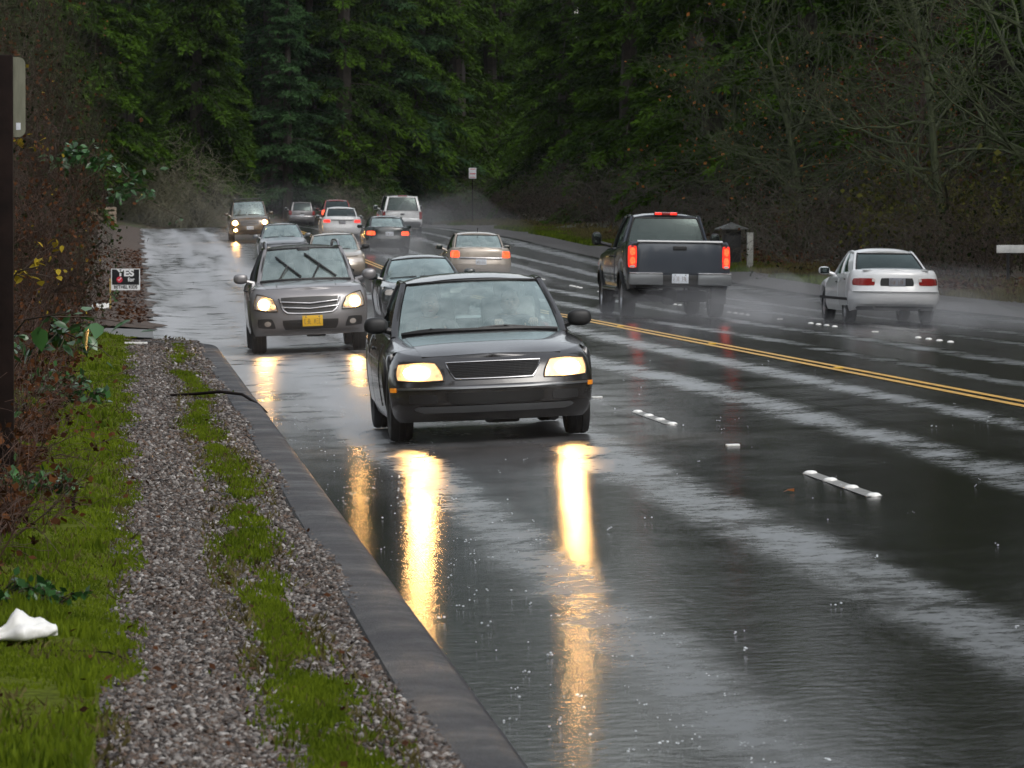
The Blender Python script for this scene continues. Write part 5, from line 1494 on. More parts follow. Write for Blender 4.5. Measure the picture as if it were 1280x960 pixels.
# glossy evergreen sprays reaching out of the thicket
def leafy_branch(name, seed, pts, n, lsize, mat, label, r=.014):
    rg = np.random.default_rng(seed); root = empty(name); mb = MB(); P = [np.array(p, float) for p in pts]; tips = []
    base = P[0].copy(); Q = [p-base for p in P]
    mb.tube(Q, np.linspace(r, r*.4, len(Q)).tolist(), 6)
    for k in range(n//9):
        t = rg.uniform(.2, 1)*(len(Q)-1); i = min(len(Q)-2, int(t)); q = Q[i]+(Q[i+1]-Q[i])*(t-i)
        e = q + rg.normal(0, 1, 3)*np.array([.22, .22, .16]); mb.tube([q, (q+e)/2+np.array([0, 0, .03]), e], [.006, .005, .003], 3); tips += [(q, 0), (e, 0), ((q+e)/2, 0)]
    mb.build('stem', M['brown_twig'], root)
    leaf = []
    Pn = np.array([t[0] for t in tips]); k = rg.integers(0, len(Pn), n)
    V0 = np.array([[0, 0, 0], [.25, .30, .05], [.62, .27, .04], [1, 0, -.08], [.62, -.27, .04], [.25, -.30, .05], [.5, 0, -.03]])
    F0 = [(0, 6, 1), (1, 6, 2), (2, 6, 3), (3, 6, 4), (4, 6, 5), (5, 6, 0)]
    variants = []
    for v in range(4):
        me = mesh_np('leaf', V0*np.array([1, .7+.12*v, 1])*lsize, np.array(F0), M[mat], None, smooth=True, tone=np.full(6, .2+.22*v)); variants.append(me.data); bpy.data.objects.remove(me)
    for j in range(n):
        o = bpy.data.objects.new('leaf', variants[rg.integers(4)]); col.objects.link(o); o.parent = root
        o.location = Pn[k[j]] + rg.normal(0, .05, 3); o.rotation_euler = (rg.normal(0, .5), rg.normal(.35, .45), rg.random()*6.28); sc = rg.uniform(.65, 1.25); o.scale = (sc, sc, sc)
    root.location = base; tag(root, label, 'plant'); return root
leafy_branch('laurel_branch', 1, [(-2.9, 65, 2.2), (-2.5, 64.6, 2.9), (-2.1, 64.3, 3.02), (-1.55, 64, 2.75), (-1.12, 63.8, 2.35)], 230, .135, 'leaf_green', 'glossy dark green laurel branch reaching out of the brown thicket')
leafy_branch('laurel_branch', 2, [(-2.6, 92, 2.3), (-1.9, 91.6, 2.6), (-1.2, 91.3, 2.55), (-.3, 91, 2.1)], 60, .10, 'leaf_green', 'low green branch drooping toward the road above the yard sign')
leafy_branch('bramble_spray', 3, [(-2.62, 36, .05), (-2.5, 35.6, .75), (-2.2, 35.2, 1.12), (-1.85, 34.9, 1.18)], 54, .17, 'leaf_green', 'spray of large green bramble leaves beside the wooden post')
leafy_branch('bramble_spray', 4, [(-2.75, 41, .05), (-2.35, 40.6, .7), (-2.0, 40.3, .92), (-1.75, 40, .8)], 80, .14, 'leaf_green', 'low green bramble spray above the brown leaf litter')
leafy_branch('bramble_spray', 5, [(-3.3, 58, 2.2), (-3.0, 57.6, 2.8), (-2.7, 57.3, 3.05), (-2.4, 57.1, 2.9)], 26, .11, 'leaf_yellow', 'yellow-leaved bramble spray high in the thicket')
leafy_branch('bramble_spray', 6, [(-2.9, 42, .1), (-2.7, 41.8, 1.1), (-2.42, 41.5, 1.45), (-2.2, 41.2, 1.5)], 26, .10, 'leaf_yellow', 'yellow-leaved bramble spray low beside the wooden post')
# leafy weeds and dry stalks on the bank
weed = bushy('green_weed', 501, .26, .40, 260, 'leaf_green', .085, 'brown_twig')
for x, y, s_, lab in ((-2.02, 29.0, 1.0, 'bright green leafy weed below the wooden post'), (-1.98, 45.0, 1.2, 'bright green weed clump on the grass beside the gravel'), (-2.25, 47.5, 1.1, 'green weed clump behind the brown leaf litter'), (-1.86, 20.6, .6, 'small green weed above the white litter')):
    plant(weed, x, y, lab, 'plant', None, s_)
dryw = thicket('dry_weed', 502, .62, .45, 16, 'bramble', 2, 'leaf_brown', 130, .05, .02, minr=.002, r0=.006, jit=.05)
for k, (x, y, s_) in enumerate(((-2.12, 24.6, 1.0), (-2.02, 26.2, .8), (-2.35, 30.5, 1.0), (-2.2, 33.8, .9), (-2.25, 38, 1.1), (-2.45, 42.5, 1.2), (-2.3, 22.8, 1.0), (-2.6, 36, 1.3), (-2.7, 48, 1.5), (-2.5, 51.5, 1.4))):
    plant(dryw, x, y, 'dry brown weed stalks with withered leaves on the left bank', 'plant', 'dry weeds on the left bank', s_)

# ------------------------------------------------------------------ grass, gravel, leaf litter (stuff)
def blades(name, n, xf, zf, h, mat, label, seed, w=.005, lean=.5):
    rg = np.random.default_rng(seed); x, y = xf(rg, n); n = len(x); z = zf(x, y)
    P = np.stack([x, y, z], 1); a = rg.random(n)*2*PI; hh = h*rg.uniform(.4, 1.3, n)
    L = np.stack([np.cos(a)*lean*rg.random(n), np.sin(a)*lean*rg.random(n), np.ones(n)], 1)*hh[:, None]
    b = rg.random(n)*PI; S_ = np.stack([np.cos(b), np.sin(b)*.3, np.zeros(n)], 1)*(w*rg.uniform(.6, 1.5, n)*(1 + P[:, 1]/30))[:, None]
    V = np.stack([P-S_, P+S_, P+L], 1).reshape(-1, 3); F = np.arange(3*n).reshape(n, 3)
    o = mesh_np(name, V, F, M[mat], tone=np.clip(rg.normal(.15, .2, n) + .8*fbm(x*2.5+5, y*1.2+3), 0, 1)); tag(o, label, kind='stuff')
    return o
def yy_(rg, n, a=13.5, b=75): return 1/(1/b + (1/a-1/b)*rg.random(n))      # denser near the camera
_lat = np.random.default_rng(99).random((256, 256))
def vno(x, y):
    xi = np.floor(x).astype(int); yi = np.floor(y).astype(int); fx = x-xi; fy = y-yi; fx = fx*fx*(3-2*fx); fy = fy*fy*(3-2*fy)
    g = lambda a, b: _lat[a % 256, b % 256]
    return (g(xi, yi)*(1-fx)+g(xi+1, yi)*fx)*(1-fy) + (g(xi, yi+1)*(1-fx)+g(xi+1, yi+1)*fx)*fy
def fbm(x, y): return .5*vno(x, y) + .3*vno(x*2.3+7, y*2.3+3) + .2*vno(x*5.1+1, y*5.1+9)
def lum(x, y, s=1.0): return np.sin(x*5.3*s+y*1.7*s) + np.sin(x*2.1*s-y*.93*s+1) + np.sin(y*3.1*s+x*7*s)*.6
def xg_verge(rg, n):
    y = yy_(rg, n); x = rg.uniform(-2.6, -1.28, n)
    edge = -1.40 + .07*np.sin(y*1.1) + .05*np.sin(y*3.3) - .10*np.clip((20-y)/6, 0, 1)
    k = (x < edge + rg.normal(0, .05, n)) & (rg.random(n) < np.clip((x+2.9)/.6, .15, 1)) & (fbm(x*3, y*1.6) + rg.normal(0, .07, n) > .34)
    return x[k], y[k]
blades('grass', 120000, xg_verge, lambda x, y: vz(x, y)+.006, .024, 'grass', 'short bright green grass and moss on the left verge', 1)
def xg_tall(rg, n):
    y = yy_(rg, n); x = rg.uniform(-2.7, -1.5, n); k = fbm(x*2.2+40, y*1.1) + rg.normal(0, .05, n) > .60; return x[k], y[k]
blades('grass', 45000, xg_tall, lambda x, y: vz(x, y)+.01, .06, 'grass', 'taller grass tufts on the left verge', 2, .006)
def xg_brown(rg, n):
    y = yy_(rg, n); x = rg.uniform(-2.6, -.35, n); c = -.68 - .05*np.sin(y*.35)
    k = (x < -1.36) | (np.abs(x-c) < .24); k &= fbm(x*3.3+70, y*1.7) > .5; return x[k], y[k]
blades('dry_grass', 22000, xg_brown, lambda x, y: vz(x, y)+.006, .04, 'dry_grass', 'matted straw coloured dead grass among the green', 6, .005, 1.6)
def xg_mid(rg, n):
    y = yy_(rg, n, 13.5, 70); c = -.68 - .05*np.sin(y*.35) ; w = .105 + .045*np.sin(y*.8+1); x = rg.normal(0, 1, n)*w*.62 + c
    k = (fbm(x*4+20, y*.9) + rg.normal(0, .08, n) > .47) & ~((y > 56) & (y < 60)) & ~((y > 46) & (y < 47.5)); return x[k], y[k]
blades('grass', 60000, xg_mid, lambda x, y: vz(x, y)+.003, .030, 'grass', 'patchy green grass strip along the middle of the gravel path', 3)
def xg_right(rg, n):
    y = rg.uniform(95, 300, n); x = 18.3 + off(y) + np.abs(rg.normal(0, 1.0, n)); k = lum(x*.3, y*.2) > -.6; return x[k], y[k]
blades('dry_grass', 50000, xg_right, lambda x, y: gz(x, y)-.02, .17, 'dry_grass', 'yellowish grass along the right verge', 4, .010)
def xg_right2(rg, n):
    y = rg.uniform(120, 270, n); x = 17.9 + off(y) + np.abs(rg.normal(0, .6, n)); k = lum(x*.2, y*.1) > -.2; return x[k], y[k]
blades('grass', 40000, xg_right2, lambda x, y: gz(x, y)-.02, .16, 'grass', 'green grass strip at the edge of the right shoulder', 5, .009)

# gravel: angular wet stones
def stones(name, n, xf, label, seed, smin, smax):
    rg = np.random.default_rng(seed); x, y = xf(rg, n); n = len(x)
    s_ = (smin + (smax-smin)*rg.random(n)**2.2)*(1 + np.clip((y-24)/60, 0, 1)*.8)
    base = np.array([[1, 0, 0], [-1, 0, 0], [0, 1, 0], [0, -1, 0], [0, 0, 1], [0, 0, -1]], float)
    T = np.array([[0, 2, 4], [2, 1, 4], [1, 3, 4], [3, 0, 4], [2, 0, 5], [1, 2, 5], [3, 1, 5], [0, 3, 5]])
    A = base[None]*np.stack([s_*rg.uniform(.7, 1.3, n), s_*rg.uniform(.6, 1.1, n), s_*rg.uniform(.3, .7, n)], 1)[:, None, :] + rg.normal(0, .18, (n, 6, 3))*s_[:, None, None]
    a = rg.random(n)*2*PI; b = rg.normal(0, .45, n); ca, sa, cb, sb = np.cos(a), np.sin(a), np.cos(b), np.sin(b)
    X = A[..., 0]*ca[:, None] - A[..., 1]*sa[:, None]; Y = A[..., 0]*sa[:, None] + A[..., 1]*ca[:, None]; Z = A[..., 2]
    X2 = X*cb[:, None] + Z*sb[:, None]; Z2 = -X*sb[:, None] + Z*cb[:, None]
    P = np.stack([x, y, vz(x, y) + s_*.12], 1)
    V = (np.stack([X2, Y, Z2], -1) + P[:, None, :]).reshape(-1, 3); F = (T[None] + (np.arange(n)*6)[:, None, None]).reshape(-1, 3)
    tn = np.clip(rg.beta(1.3, 1.5, n), 0, 1)
    o = mesh_np(name, V, F, M['stone'], tone=np.repeat(tn, 8)); tag(o, label, kind='stuff')
def stone_mat():
    m, nt, b = new_mat('gravel_stone')
    at = nt.nodes.new('ShaderNodeAttribute'); at.attribute_name = 'tone'
    r = ramp(nt, at.outputs['Fac'], [(0, (.018, .014, .012)), (.3, (.062, .048, .040)), (.48, (.11, .070, .048)), (.6, (.135, .12, .11)), (.85, (.235, .215, .20)), (1, (.44, .42, .40))])
    nt.links.new(r.outputs[0], b.inputs['Base Color']); setp(b, rough=.5, spec=.35)
    return m
M['stone'] = stone_mat()
def xs_path(rg, n):
    y = yy_(rg, n, 13.2, 73); x = rg.uniform(-1.55, -.27, n)
    c = -.66 - .05*np.sin(y*.35); mid = np.exp(-((x-c)/.2)**2)
    edge = -1.38 + .06*np.sin(y*1.1)
    k = (rg.random(n) > mid*.72) & (x > edge + rg.normal(0, .05, n)); return x[k], y[k]
def xs_spill(rg, n):
    y = yy_(rg, n, 13.2, 70); x = -.33 + np.abs(rg.normal(0, .06, n)); return x, y
stones('gravel', 2600, xs_spill, 'loose gravel spilled along the top of the kerb', 22, .004, .014)
stones('gravel', 95000, xs_path, 'grey and brown gravel of the roadside path', 21, .007, .026)
# fallen leaves and litter on the left bank
def litter(name, n, xf, label, seed, size, mat):
    rg = np.random.default_rng(seed); x, y = xf(rg, n); n = len(x)
    P = np.stack([x, y, vz(x, y) + .03 + rg.random(n)*.05], 1); a = rg.random(n)*2*PI
    D = unit(np.stack([np.cos(a), np.sin(a), rg.normal(0, .35, n)], 1)); N = unit(rg.normal(0, .45, (n, 3)) + np.array([0, 0, 1]))
    L = size*rg.uniform(.5, 1.4, n); V, F = diamonds(P, D, L, L*.33, N)
    o = mesh_np(name, V, F, M[mat], tone=np.clip(rg.normal(.45, .28, n), 0, 1)); tag(o, label, kind='stuff')
def xl_bank(rg, n):
    y = yy_(rg, n, 18, 60); x = -2.05 - np.abs(rg.normal(0, .45, n)); k = (lum(x, y, .6) > -.9) & (x > -3.6); return x[k], y[k]
litter('fallen_leaves', 15000, xl_bank, 'brown fallen leaves under the thicket on the left bank', 31, .075, 'leaf_brown')
def xl_sc(rg, n):
    y = yy_(rg, n, 14, 60); x = rg.uniform(-2.3, -.33, n); return x, y
litter('fallen_leaves', 300, xl_sc, 'scattered brown leaves on the grass and gravel', 32, .036, 'leaf_brown')
def litter_right():
    rg = np.random.default_rng(33); n = 14000; y = rg.uniform(84, 200, n); x = 18.6 + np.abs(rg.normal(0, 2.2, n))
    P = np.stack([x, y, gz(x, y) + .06], 1); a = rg.random(n)*2*PI; D = unit(np.stack([np.cos(a), np.sin(a), rg.normal(0, .3, n)], 1)); N = unit(rg.normal(0, .4, (n, 3)) + np.array([0, 0, 1]))
    L = .16*rg.uniform(.5, 1.4, n); V, F = diamonds(P, D, L, L*.33, N); o = mesh_np('fallen_leaves', V, F, M['leaf_brown'], tone=np.clip(rg.normal(.5, .28, n), 0, 1)); tag(o, 'brown fallen leaves along the foot of the right wood', kind='stuff')
litter_right()
def xl_berm(rg, n):
    y = rg.uniform(82.5, 180, n); x = -1.05 - np.abs(rg.normal(0, .9, n)); k = ~((y > 128) & (y < 134)); return x[k], y[k]
def litter_berm():
    rg = np.random.default_rng(35); x, y = xl_berm(rg, 3200); n = len(x)
    P = np.stack([x, y, zlat(np.minimum(x, -.9)) + zlong(y) + .12 + rg.random(n)*.02], 1); a = rg.random(n)*2*PI; D = unit(np.stack([np.cos(a), np.sin(a), rg.normal(0, .3, n)], 1)); N = unit(rg.normal(0, .4, (n, 3)) + np.array([0, 0, 1]))
    L = .10*rg.uniform(.4, 1.4, n); V, F = diamonds(P, D, L, L*.33, N); o = mesh_np('fallen_leaves', V, F, M['leaf_brown'], tone=np.clip(rg.normal(.5, .28, n), 0, 1)); tag(o, 'brown leaves and dirt on the left gravel berm', kind='stuff')
litter_berm()
# ------------------------------------------------------------------ roadside things
M['post_wood'] = simple('wet_dark_wood', (.010, .0055, .0045), .8, var=.5, scale=7, bmp=.6, spec=.15)
def plate_back():
    m, nt, b = new_mat('sign_back'); co = coords(nt); n = noise(nt, 3, 6, .7, vec=coords(nt, (3, 3, .6)))
    r = ramp(nt, n.outputs[0], [(.3, (.10, .11, .075)), (.6, (.20, .20, .15)), (.8, (.27, .27, .22))])
    nt.links.new(r.outputs[0], b.inputs['Base Color']); setp(b, rough=.5, metal=.3); return m
M['sign_back'] = plate_back()
gx, gy = -2.25, 31.0
t = empty('sign_post', (gx, gy, float(vz(gx, gy)))); tag(t, 'dark wet wooden post carrying a sign seen from behind, at the left edge', 'sign post')
mb = MB(); mb.box((0, 0, 1.35), (.14, .14, 3.2), bev=.012); mb.build('post', M['post_wood'], t)
# sign panel faces away from the camera, fixed on the far face of the post
mb = MB(); W_, H_, r_ = .31, .56, .05; pts = []
for cx, cz, a0 in ((W_/2-r_, H_/2-r_, 0), (-W_/2+r_, H_/2-r_, 90), (-W_/2+r_, -H_/2+r_, 180), (W_/2-r_, -H_/2+r_, 270)):
    for k in range(6): a = R(a0 + 18*k); pts.append((cx + r_*math.cos(a), cz + r_*math.sin(a)))
n = len(pts); mb.add([(p[0], -.002, p[1]) for p in pts] + [(p[0], .002, p[1]) for p in pts], [tuple(range(n)), tuple(range(2*n-1, n-1, -1))] + [(k, (k+1) % n, n+(k+1) % n, n+k) for k in range(n)])
pn = mb.build('sign_panel', M['sign_back'], t, smooth=False); pn.location = (.0, .075, 2.66)
mb = MB(); mb.box((.105, -.004, -.205), (.032, .002, .05)); mb.build('sticker', M['plate_white'], pn)
for z in (.2, -.2): mb = MB(); mb.lathe([(0, -.012), (.014, -.010), (.016, 0)], 8, 'y', (-.03, 0, z)); mb.build('bolt', M['chrome'], pn)

# yard sign
M['sign_black'] = simple('sign_black', (.010, .011, .014), .35); M['sign_white'] = simple('sign_white', (.74, .76, .78), .4, var=.05); M['sign_red'] = simple('sign_red', (.62, .03, .06), .4)
M['stake'] = simple('stake_wood', (.42, .30, .10), .6, var=.3)
def text(body, size, loc, mat, parent, sx=1.0, bold=.0, name='lettering'):
    cu = bpy.data.curves.new(name, 'FONT'); cu.body = body; cu.size = size; cu.align_x = 'CENTER'; cu.align_y = 'CENTER'; cu.extrude = .0015; cu.offset = bold
    o = bpy.data.objects.new(name, cu); col.objects.link(o)
    dg = bpy.context.evaluated_depsgraph_get(); me = bpy.data.meshes.new_from_object(o.evaluated_get(dg)); bpy.data.objects.remove(o)
    me.materials.clear(); me.materials.append(mat)
    q = bpy.data.objects.new(name, me); col.objects.link(q); q.parent = parent; q.location = loc; q.rotation_euler = (PI/2, 0, 0); q.scale = (sx, 1, 1); return q
sx_, sy_ = -1.50, 94.6
t = empty('yard_sign', (sx_, sy_, float(gz(sx_, sy_))+.10), (0, 0, R(-5))); tag(t, 'black and white yard sign reading YES for kids on the left verge', 'sign')
mb = MB(); mb.box((0, 0, .66), (.62, .012, .46)); pn = mb.build('panel', M['sign_white'], t, smooth=False)
mb = MB(); mb.box((0, -.0075, .71), (.58, .004, .33)); mb.build('black_field', M['sign_black'], pn, smooth=False)
text('YES', .20, (0, -.011, .795), M['sign_white'], pn, 1.15, .008)
text('for', .12, (.12, -.011, .655), M['sign_white'], pn, 1.0, .003)
mb = MB(); mb.lathe([(0, -.003), (.062, -.003), (.065, 0)], 20, 'y', (-.13, -.0105, .655)); mb.build('red_spot', M['sign_red'], pn)
mb = MB(); mb.tube([(-.165, -.016, .665), (-.14, -.016, .635), (-.09, -.016, .70)], .010, 5); mb.build('tick', M['sign_white'], pn)
text('BETHEL KIDS', .095, (0, -.0085, .495), M['sign_black'], pn, .92, .003)
for xx in (-.22, .22): mb = MB(); mb.tube([(xx, .012, -.1), (xx, .012, .62)], .005, 5); mb.build('wire_leg', M['chrome'], t)
mb = MB(); mb.box((-.345, .0, .30), (.035, .03, 1.0)); o = mb.build('wooden_stake', M['stake'], None); o.location = (sx_+.02, sy_-.2, float(gz(sx_, sy_))-.02); tag(o, 'thin yellow wooden stake beside the yard sign', 'stake')
leafy_branch('ivy_spray', 9, [(-1.95, 94.1, .1), (-1.86, 94.0, .40), (-1.80, 93.95, .55), (-1.70, 93.95, .42)], 22, .09, 'leaf_green', 'dark green leaves covering the lower left corner of the yard sign')
# pale litter lying under the stake
mb = MB(); rgp = np.random.default_rng(8); G_ = [[(x*.36/8-.18, y*.14/5, .10*math.sin(PI*y/5) + rgp.normal(0, .015)) for x in range(9)] for y in range(6)]; mb.grid(G_); o = mb.build('plastic_sheet', M['white_plastic']); o.location = (-2.03, 93.2, float(gz(-2.03, 93.2))+.13); tag(o, 'white plastic sheet lying by the yellow stake', 'litter')

# crumpled white paper in the grass, near left
rgp = np.random.default_rng(4); mb = MB()
G_ = []
for j in range(21):
    f = j/20*PI; row = []
    for i in range(40):
        a = 2*PI*i/40; rr0 = 1 + .22*math.sin(3*a+1+f*2) + .12*math.sin(5*a+f*4) + rgp.normal(0, .022)
        x = -.13*math.cos(f)*1.25; q = (.056 + .026*math.cos(2*f+2.4) + .016*math.sin(5*f) + .012*math.sin(9*f))*math.sin(f)**.6
        row.append((x, q*math.cos(a)*rr0*1.1, max(-.02, q*math.sin(a)*rr0*.82)))
    G_.append(row)
mb.grid(G_, True); o = mb.build('crumpled_paper', M['white_plastic']); o.data.set_sharp_from_angle(angle=PI); wx, wy = -1.83, 18.55
o.location = (wx, wy, float(vz(wx, wy))+.055); o.rotation_euler = (0, R(-4), R(8)); tag(o, 'crumpled white paper lying in the grass at the left edge', 'litter')

# sticks
mb = MB(); mb.tube([(-.95, 47.4, .065), (-.70, 47.2, .085), (-.42, 47.0, .115), (-.20, 46.5, .105), (-.05, 45.6, .03), (.02, 45.1, -.03)], [.014, .016, .018, .016, .013, .009], 7)
o = mb.build('bent_stick', M['post_wood']); tag(o, 'black bent stick lying across the grass strip and kerb', 'stick')
mb = MB(); mb.tube([(-1.75, 18.2, .09), (-1.60, 18.22, .085), (-1.45, 18.2, .078), (-1.36, 18.0, .06)], [.003, .004, .004, .002], 6); o = mb.build('twig', M['post_wood']); tag(o, 'thin dark twig on the grass beside the white paper', 'stick')
for (x, y), lab in (((-2.3, 30.9), 'short dark broken stem standing in the weeds beside the post'), ((-1.72, 27.3), 'short dark stem in the moss')):
    mb = MB(); mb.tube([(0, 0, 0), (.03, 0, .14), (.10, .02, .30)] if x < -2 else [(0, 0, 0), (.0, 0, .08), (.015, 0, .14)], [.012, .010, .006], 6); o = mb.build('broken_stem', M['post_wood']); o.location = (x, y, float(vz(x, y))); tag(o, lab, 'stick')
mb = MB(); mb.box((0, 0, .012), (.36, .05, .03), bev=.006); o = mb.build('concrete_strip', M['white_plastic']); o.location = (-1.3, 69.5, float(vz(-1.3, 69.5))+.01); tag(o, 'small pale strip at the far end of the gravel path', 'kerb stone')
mb = MB(); mb.add([(0, 0, .004), (.03, .02, .016), (.06, 0, .02), (.055, -.03, .008), (.02, -.03, .012)], [(0, 1, 4), (1, 2, 4), (2, 3, 4)]); o = mb.build('fallen_leaf', M['leaf_orange'], smooth=False); o.location = (3.05, 29.6, float(gz(3.05, 29.6))); o.scale = (1.3, 1.3, 1.6); tag(o, 'orange leaf on the wet road by the near lane stripe', 'leaf')

# right verge: small hooded box, marker post, white board, no-parking sign
M['dark_wood'] = simple('dark_stained_wood', (.014, .014, .016), .6, var=.3); M['shingle'] = simple('grey_roof', (.055, .058, .055), .6, var=.3)
bx, by = 18.6, 146.0
t = empty('kiosk', (bx, by, float(gz(bx, by))-.05), (0, 0, R(6))); t.scale = (.85, .85, .9); tag(t, 'small dark kiosk box with a shallow peaked roof behind the pickup', 'kiosk')
mb = MB(); mb.box((0, 0, .72), (.62, .62, 1.44), bev=.01); mb.build('box', M['dark_wood'], t)
mb = MB(); e = .56; mb.add([(-e, -e, 1.46), (e, -e, 1.46), (e, e, 1.46), (-e, e, 1.46), (0, 0, 1.70), (-e, -e, 1.42), (e, -e, 1.42), (e, e, 1.42), (-e, e, 1.42)], [(0, 1, 4), (1, 2, 4), (2, 3, 4), (3, 0, 4), (0, 5, 6, 1), (1, 6, 7, 2), (2, 7, 8, 3), (3, 8, 5, 0), (5, 8, 7, 6)]); mb.build('roof', M['shingle'], t, smooth=False)
mb = MB(); mb.box((0, -.315, .85), (.46, .02, .7), bev=.005); mb.build('panel', M['trim'], t)
M['post_pale'] = simple('weathered_post', (.34, .34, .31), .7, var=.3, scale=6, bmp=.4)
px_, py_ = 18.45, 140.5
mb = MB(); mb.box((0, 0, .55), (.19, .19, 1.3), bev=.02); mb.box((0, 0, 1.2), (.205, .205, .05), bev=.015); o = mb.build('marker_post', M['post_pale']); o.location = (px_, py_, float(gz(px_, py_))); tag(o, 'pale square weathered post on the right verge beside the pickup', 'post')
wx, wy = 20.75, 110.0
t = empty('board_sign', (wx, wy, float(gz(wx, wy)))); tag(t, 'white horizontal board at the right edge in front of the dark wood', 'sign board')
zc = 1.40 - float(gz(wx, wy)); mb = MB(); mb.box((.25, 0, zc), (1.1, .03, .20), bev=.005); mb.build('board', M['white_plastic'], t)
for xx in (.0, .6): mb = MB(); mb.box((xx, .04, zc/2-.1), (.07, .05, zc+.3)); mb.build('leg', M['dark_wood'], t)
nx, ny = 18.6, 258.5
t = empty('parking_sign', (nx, ny, float(gz(nx, ny))), (0, 0, R(0))); tag(t, 'small white and red sign on a thin post where the outbound lanes meet the wood', 'sign')
mb = MB(); mb.tube([(0, 0, -.2), (0, 0, 3.35)], .035, 8); mb.build('post', M['post_wood'], t)
mb = MB(); mb.box((0, -.045, 3.02), (.44, .012, .62), bev=.004); pn = mb.build('panel', M['sign_white'], t)
mb = MB(); mb.box((0, -.053, 3.26), (.30, .004, .035)); mb.box((0, -.053, 2.99), (.34, .004, .05)); mb.box((0, -.053, 2.78), (.28, .004, .03)); mb.build('red_bands', M['sign_red'], pn, smooth=False)
# weathered rail fence on the left crest
mb = MB(); t = empty('rail_fence', (-4.2, 246, float(gz(-4.2, 246)))); tag(t, 'low weathered fence on the left beside the crest of the road', 'fence')
M['rail'] = simple('weathered_rail', (.24, .19, .14), .7, var=.35)
for k in range(5):
    mb = MB(); mb.box((k*.95-1.9, 0, .35), (.12, .12, 1.2), bev=.01); mb.build('post', M['rail'], t)
for z in (.35, .62, .88):
    for k in range(4): mb = MB(); mb.box((k*.95-1.42, -.075, z), (.93, .03, .17), bev=.006); mb.build('rail', M['rail'], t)
# ------------------------------------------------------------------ spray thrown up by the wheels, and the damp air
def vol(name, density, color=(.96, .97, 1.0)):
    m = bpy.data.materials.new(name); m.use_nodes = True; nt = m.node_tree
    nt.nodes.remove(nt.nodes['Principled BSDF'])
    v = nt.nodes.new('ShaderNodeVolumePrincipled'); v.inputs['Color'].default_value = (*color, 1); v.inputs['Density'].default_value = density; v.inputs['Anisotropy'].default_value = .25
    nt.links.new(v.outputs[0], nt.nodes['Material Output'].inputs['Volume']); return m
_vm = {}
def spray(x, y, dx, dy, dz, density, label, seed, lift=0.0):
    """a soft lumpy cloud sitting on the road; centre x, y, full sizes dx, dy, dz"""
    if density not in _vm: _vm[density] = vol('spray_mist', density)
    rg = np.random.default_rng(seed); ph = rg.random(6)*6
    G_ = []; nu, nv = 28, 14
    for j in range(nv+1):
        f = PI*j/nv - PI/2; row = []
        for i in range(nu):
            a = 2*PI*i/nu
            p = np.array([math.cos(f)*math.cos(a), math.cos(f)*math.sin(a), math.sin(f)])
            k = 1 + .16*math.sin(3*a+ph[0])*math.cos(f) + .13*math.sin(5*f+ph[1]+a) + .10*math.sin(7*a+ph[2]+3*f)*math.cos(f)
            row.append((p[0]*k*dx/2, p[1]*k*dy/2, max(-.02, p[2]*k)*dz))
        G_.append(row)
    mb = MB(); mb.grid(G_, True); o = mb.build('road_spray', _vm[density]); o.location = (x, y, float(gz(x, y)) + .03 + lift)
    sl = slope(x, y, 1.0); o.rotation_euler = (math.atan(pitch(y)), -math.atan(sl), 0)
    tag(o, label, kind='stuff')
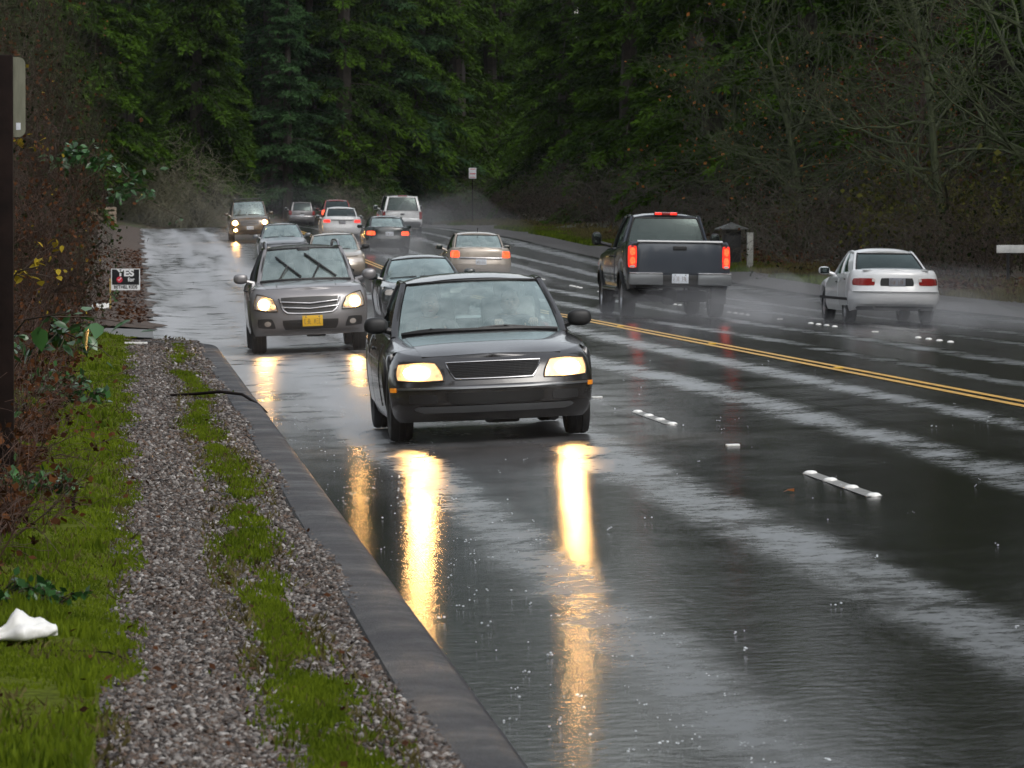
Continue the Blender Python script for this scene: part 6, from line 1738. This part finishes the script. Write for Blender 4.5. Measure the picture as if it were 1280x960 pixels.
SP = [
 (9.9, 83.0, 1.5, 9.0, .55, .075, 'spray rising at the right rear wheel of the grey pickup'), (8.1, 83.2, 1.4, 8.0, .5, .05, 'spray at the left rear wheel of the grey pickup'),
 (9.2, 79.5, 3.6, 14, .65, .036, 'thin spray trailing behind the grey pickup'), (10.9, 86, 2.2, 14, .9, .042, 'spray drifting between the pickup and the coupe'),
 (13.2, 79.0, 1.4, 8.0, .42, .06, 'spray at the right rear wheel of the white coupe'), (12.0, 79.4, 1.3, 7.0, .32, .035, 'spray at the left rear wheel of the white coupe'), (13.0, 77, 3.4, 12, .6, .032, 'thin spray trailing behind the white coupe'),
 (8.6, 122, 2.6, 12, .8, .04, 'spray behind the gold saloon'), (8.6, 168, 2.8, 14, 1.0, .04, 'spray behind the dark saloon'), (8.0, 192, 2.8, 12, 1.1, .04, 'spray behind the white saloon'),
 (11.5, 202, 3.4, 16, 1.6, .022, 'spray behind the white truck'), (14.0, 210, 5.5, 26, 2.0, .007, 'drifting spray cloud right of the white truck'), (16.0, 232, 6, 36, 2.0, .003, 'mist lingering along the outbound lanes at the crest'),
 (1.1, 71.5, 1.6, 8, .55, .05, 'spray at the wheels of the silver crossover'), (1.6, 76.5, 3.2, 12, .8, .03, 'spray behind the silver crossover'), (.7, 43.5, 1.2, 7, .42, .035, 'spray behind the near wheel of the black sedan'), (2.7, 44.5, 1.3, 9, .45, .04, 'spray behind the far wheel of the black sedan'),
 (4.4, 90, 2.8, 10, .6, .02, 'spray behind the dark coupe'), (4.2, 209, 3, 14, 1.4, .03, 'spray behind the brown four by four'), (6.5, 262, 16, 60, 2.6, .001, 'mist hanging over the crest of the road'), (11, 308, 18, 40, 3, .0008, 'mist beyond the crest'),

 (1.75, 35.4, 2.6, 6.0, .9, .002, 'thin mist added for glow before the headlights of the black sedan'), (1.37, 64.6, 2.8, 5.5, 1.1, .008, 'thin mist added for glow before the headlights of the silver crossover'), (4.0, 197.5, 3.4, 7, 1.5, .012, 'thin mist added for glow before the lamps of the brown four by four'),  # mist added ahead of the lamps to give them a glow halo
 (14.5, 90, 5, 28, 1.0, .015, 'low mist along the right shoulder'), (2.0, 95, 6, 40, .9, .008, 'low mist along the oncoming lanes'), (9.5, 140, 7, 50, 1.0, .007, 'low mist along the outbound lanes'),
 (7, 425, 44, 84, 44, .0016, 'pale mist among the trees at the end of the view'),
]
for k, (x, y, dx, dy, dz, d, lab) in enumerate(SP): spray(x, y, dx, dy, dz, d, lab, 900+k)
mb = MB(); mb.box((20, 215, 47), (360, 720, 108)); o = mb.build('haze', vol('damp_air', .00004), smooth=False); tag(o, 'damp air over the whole road', kind='stuff')
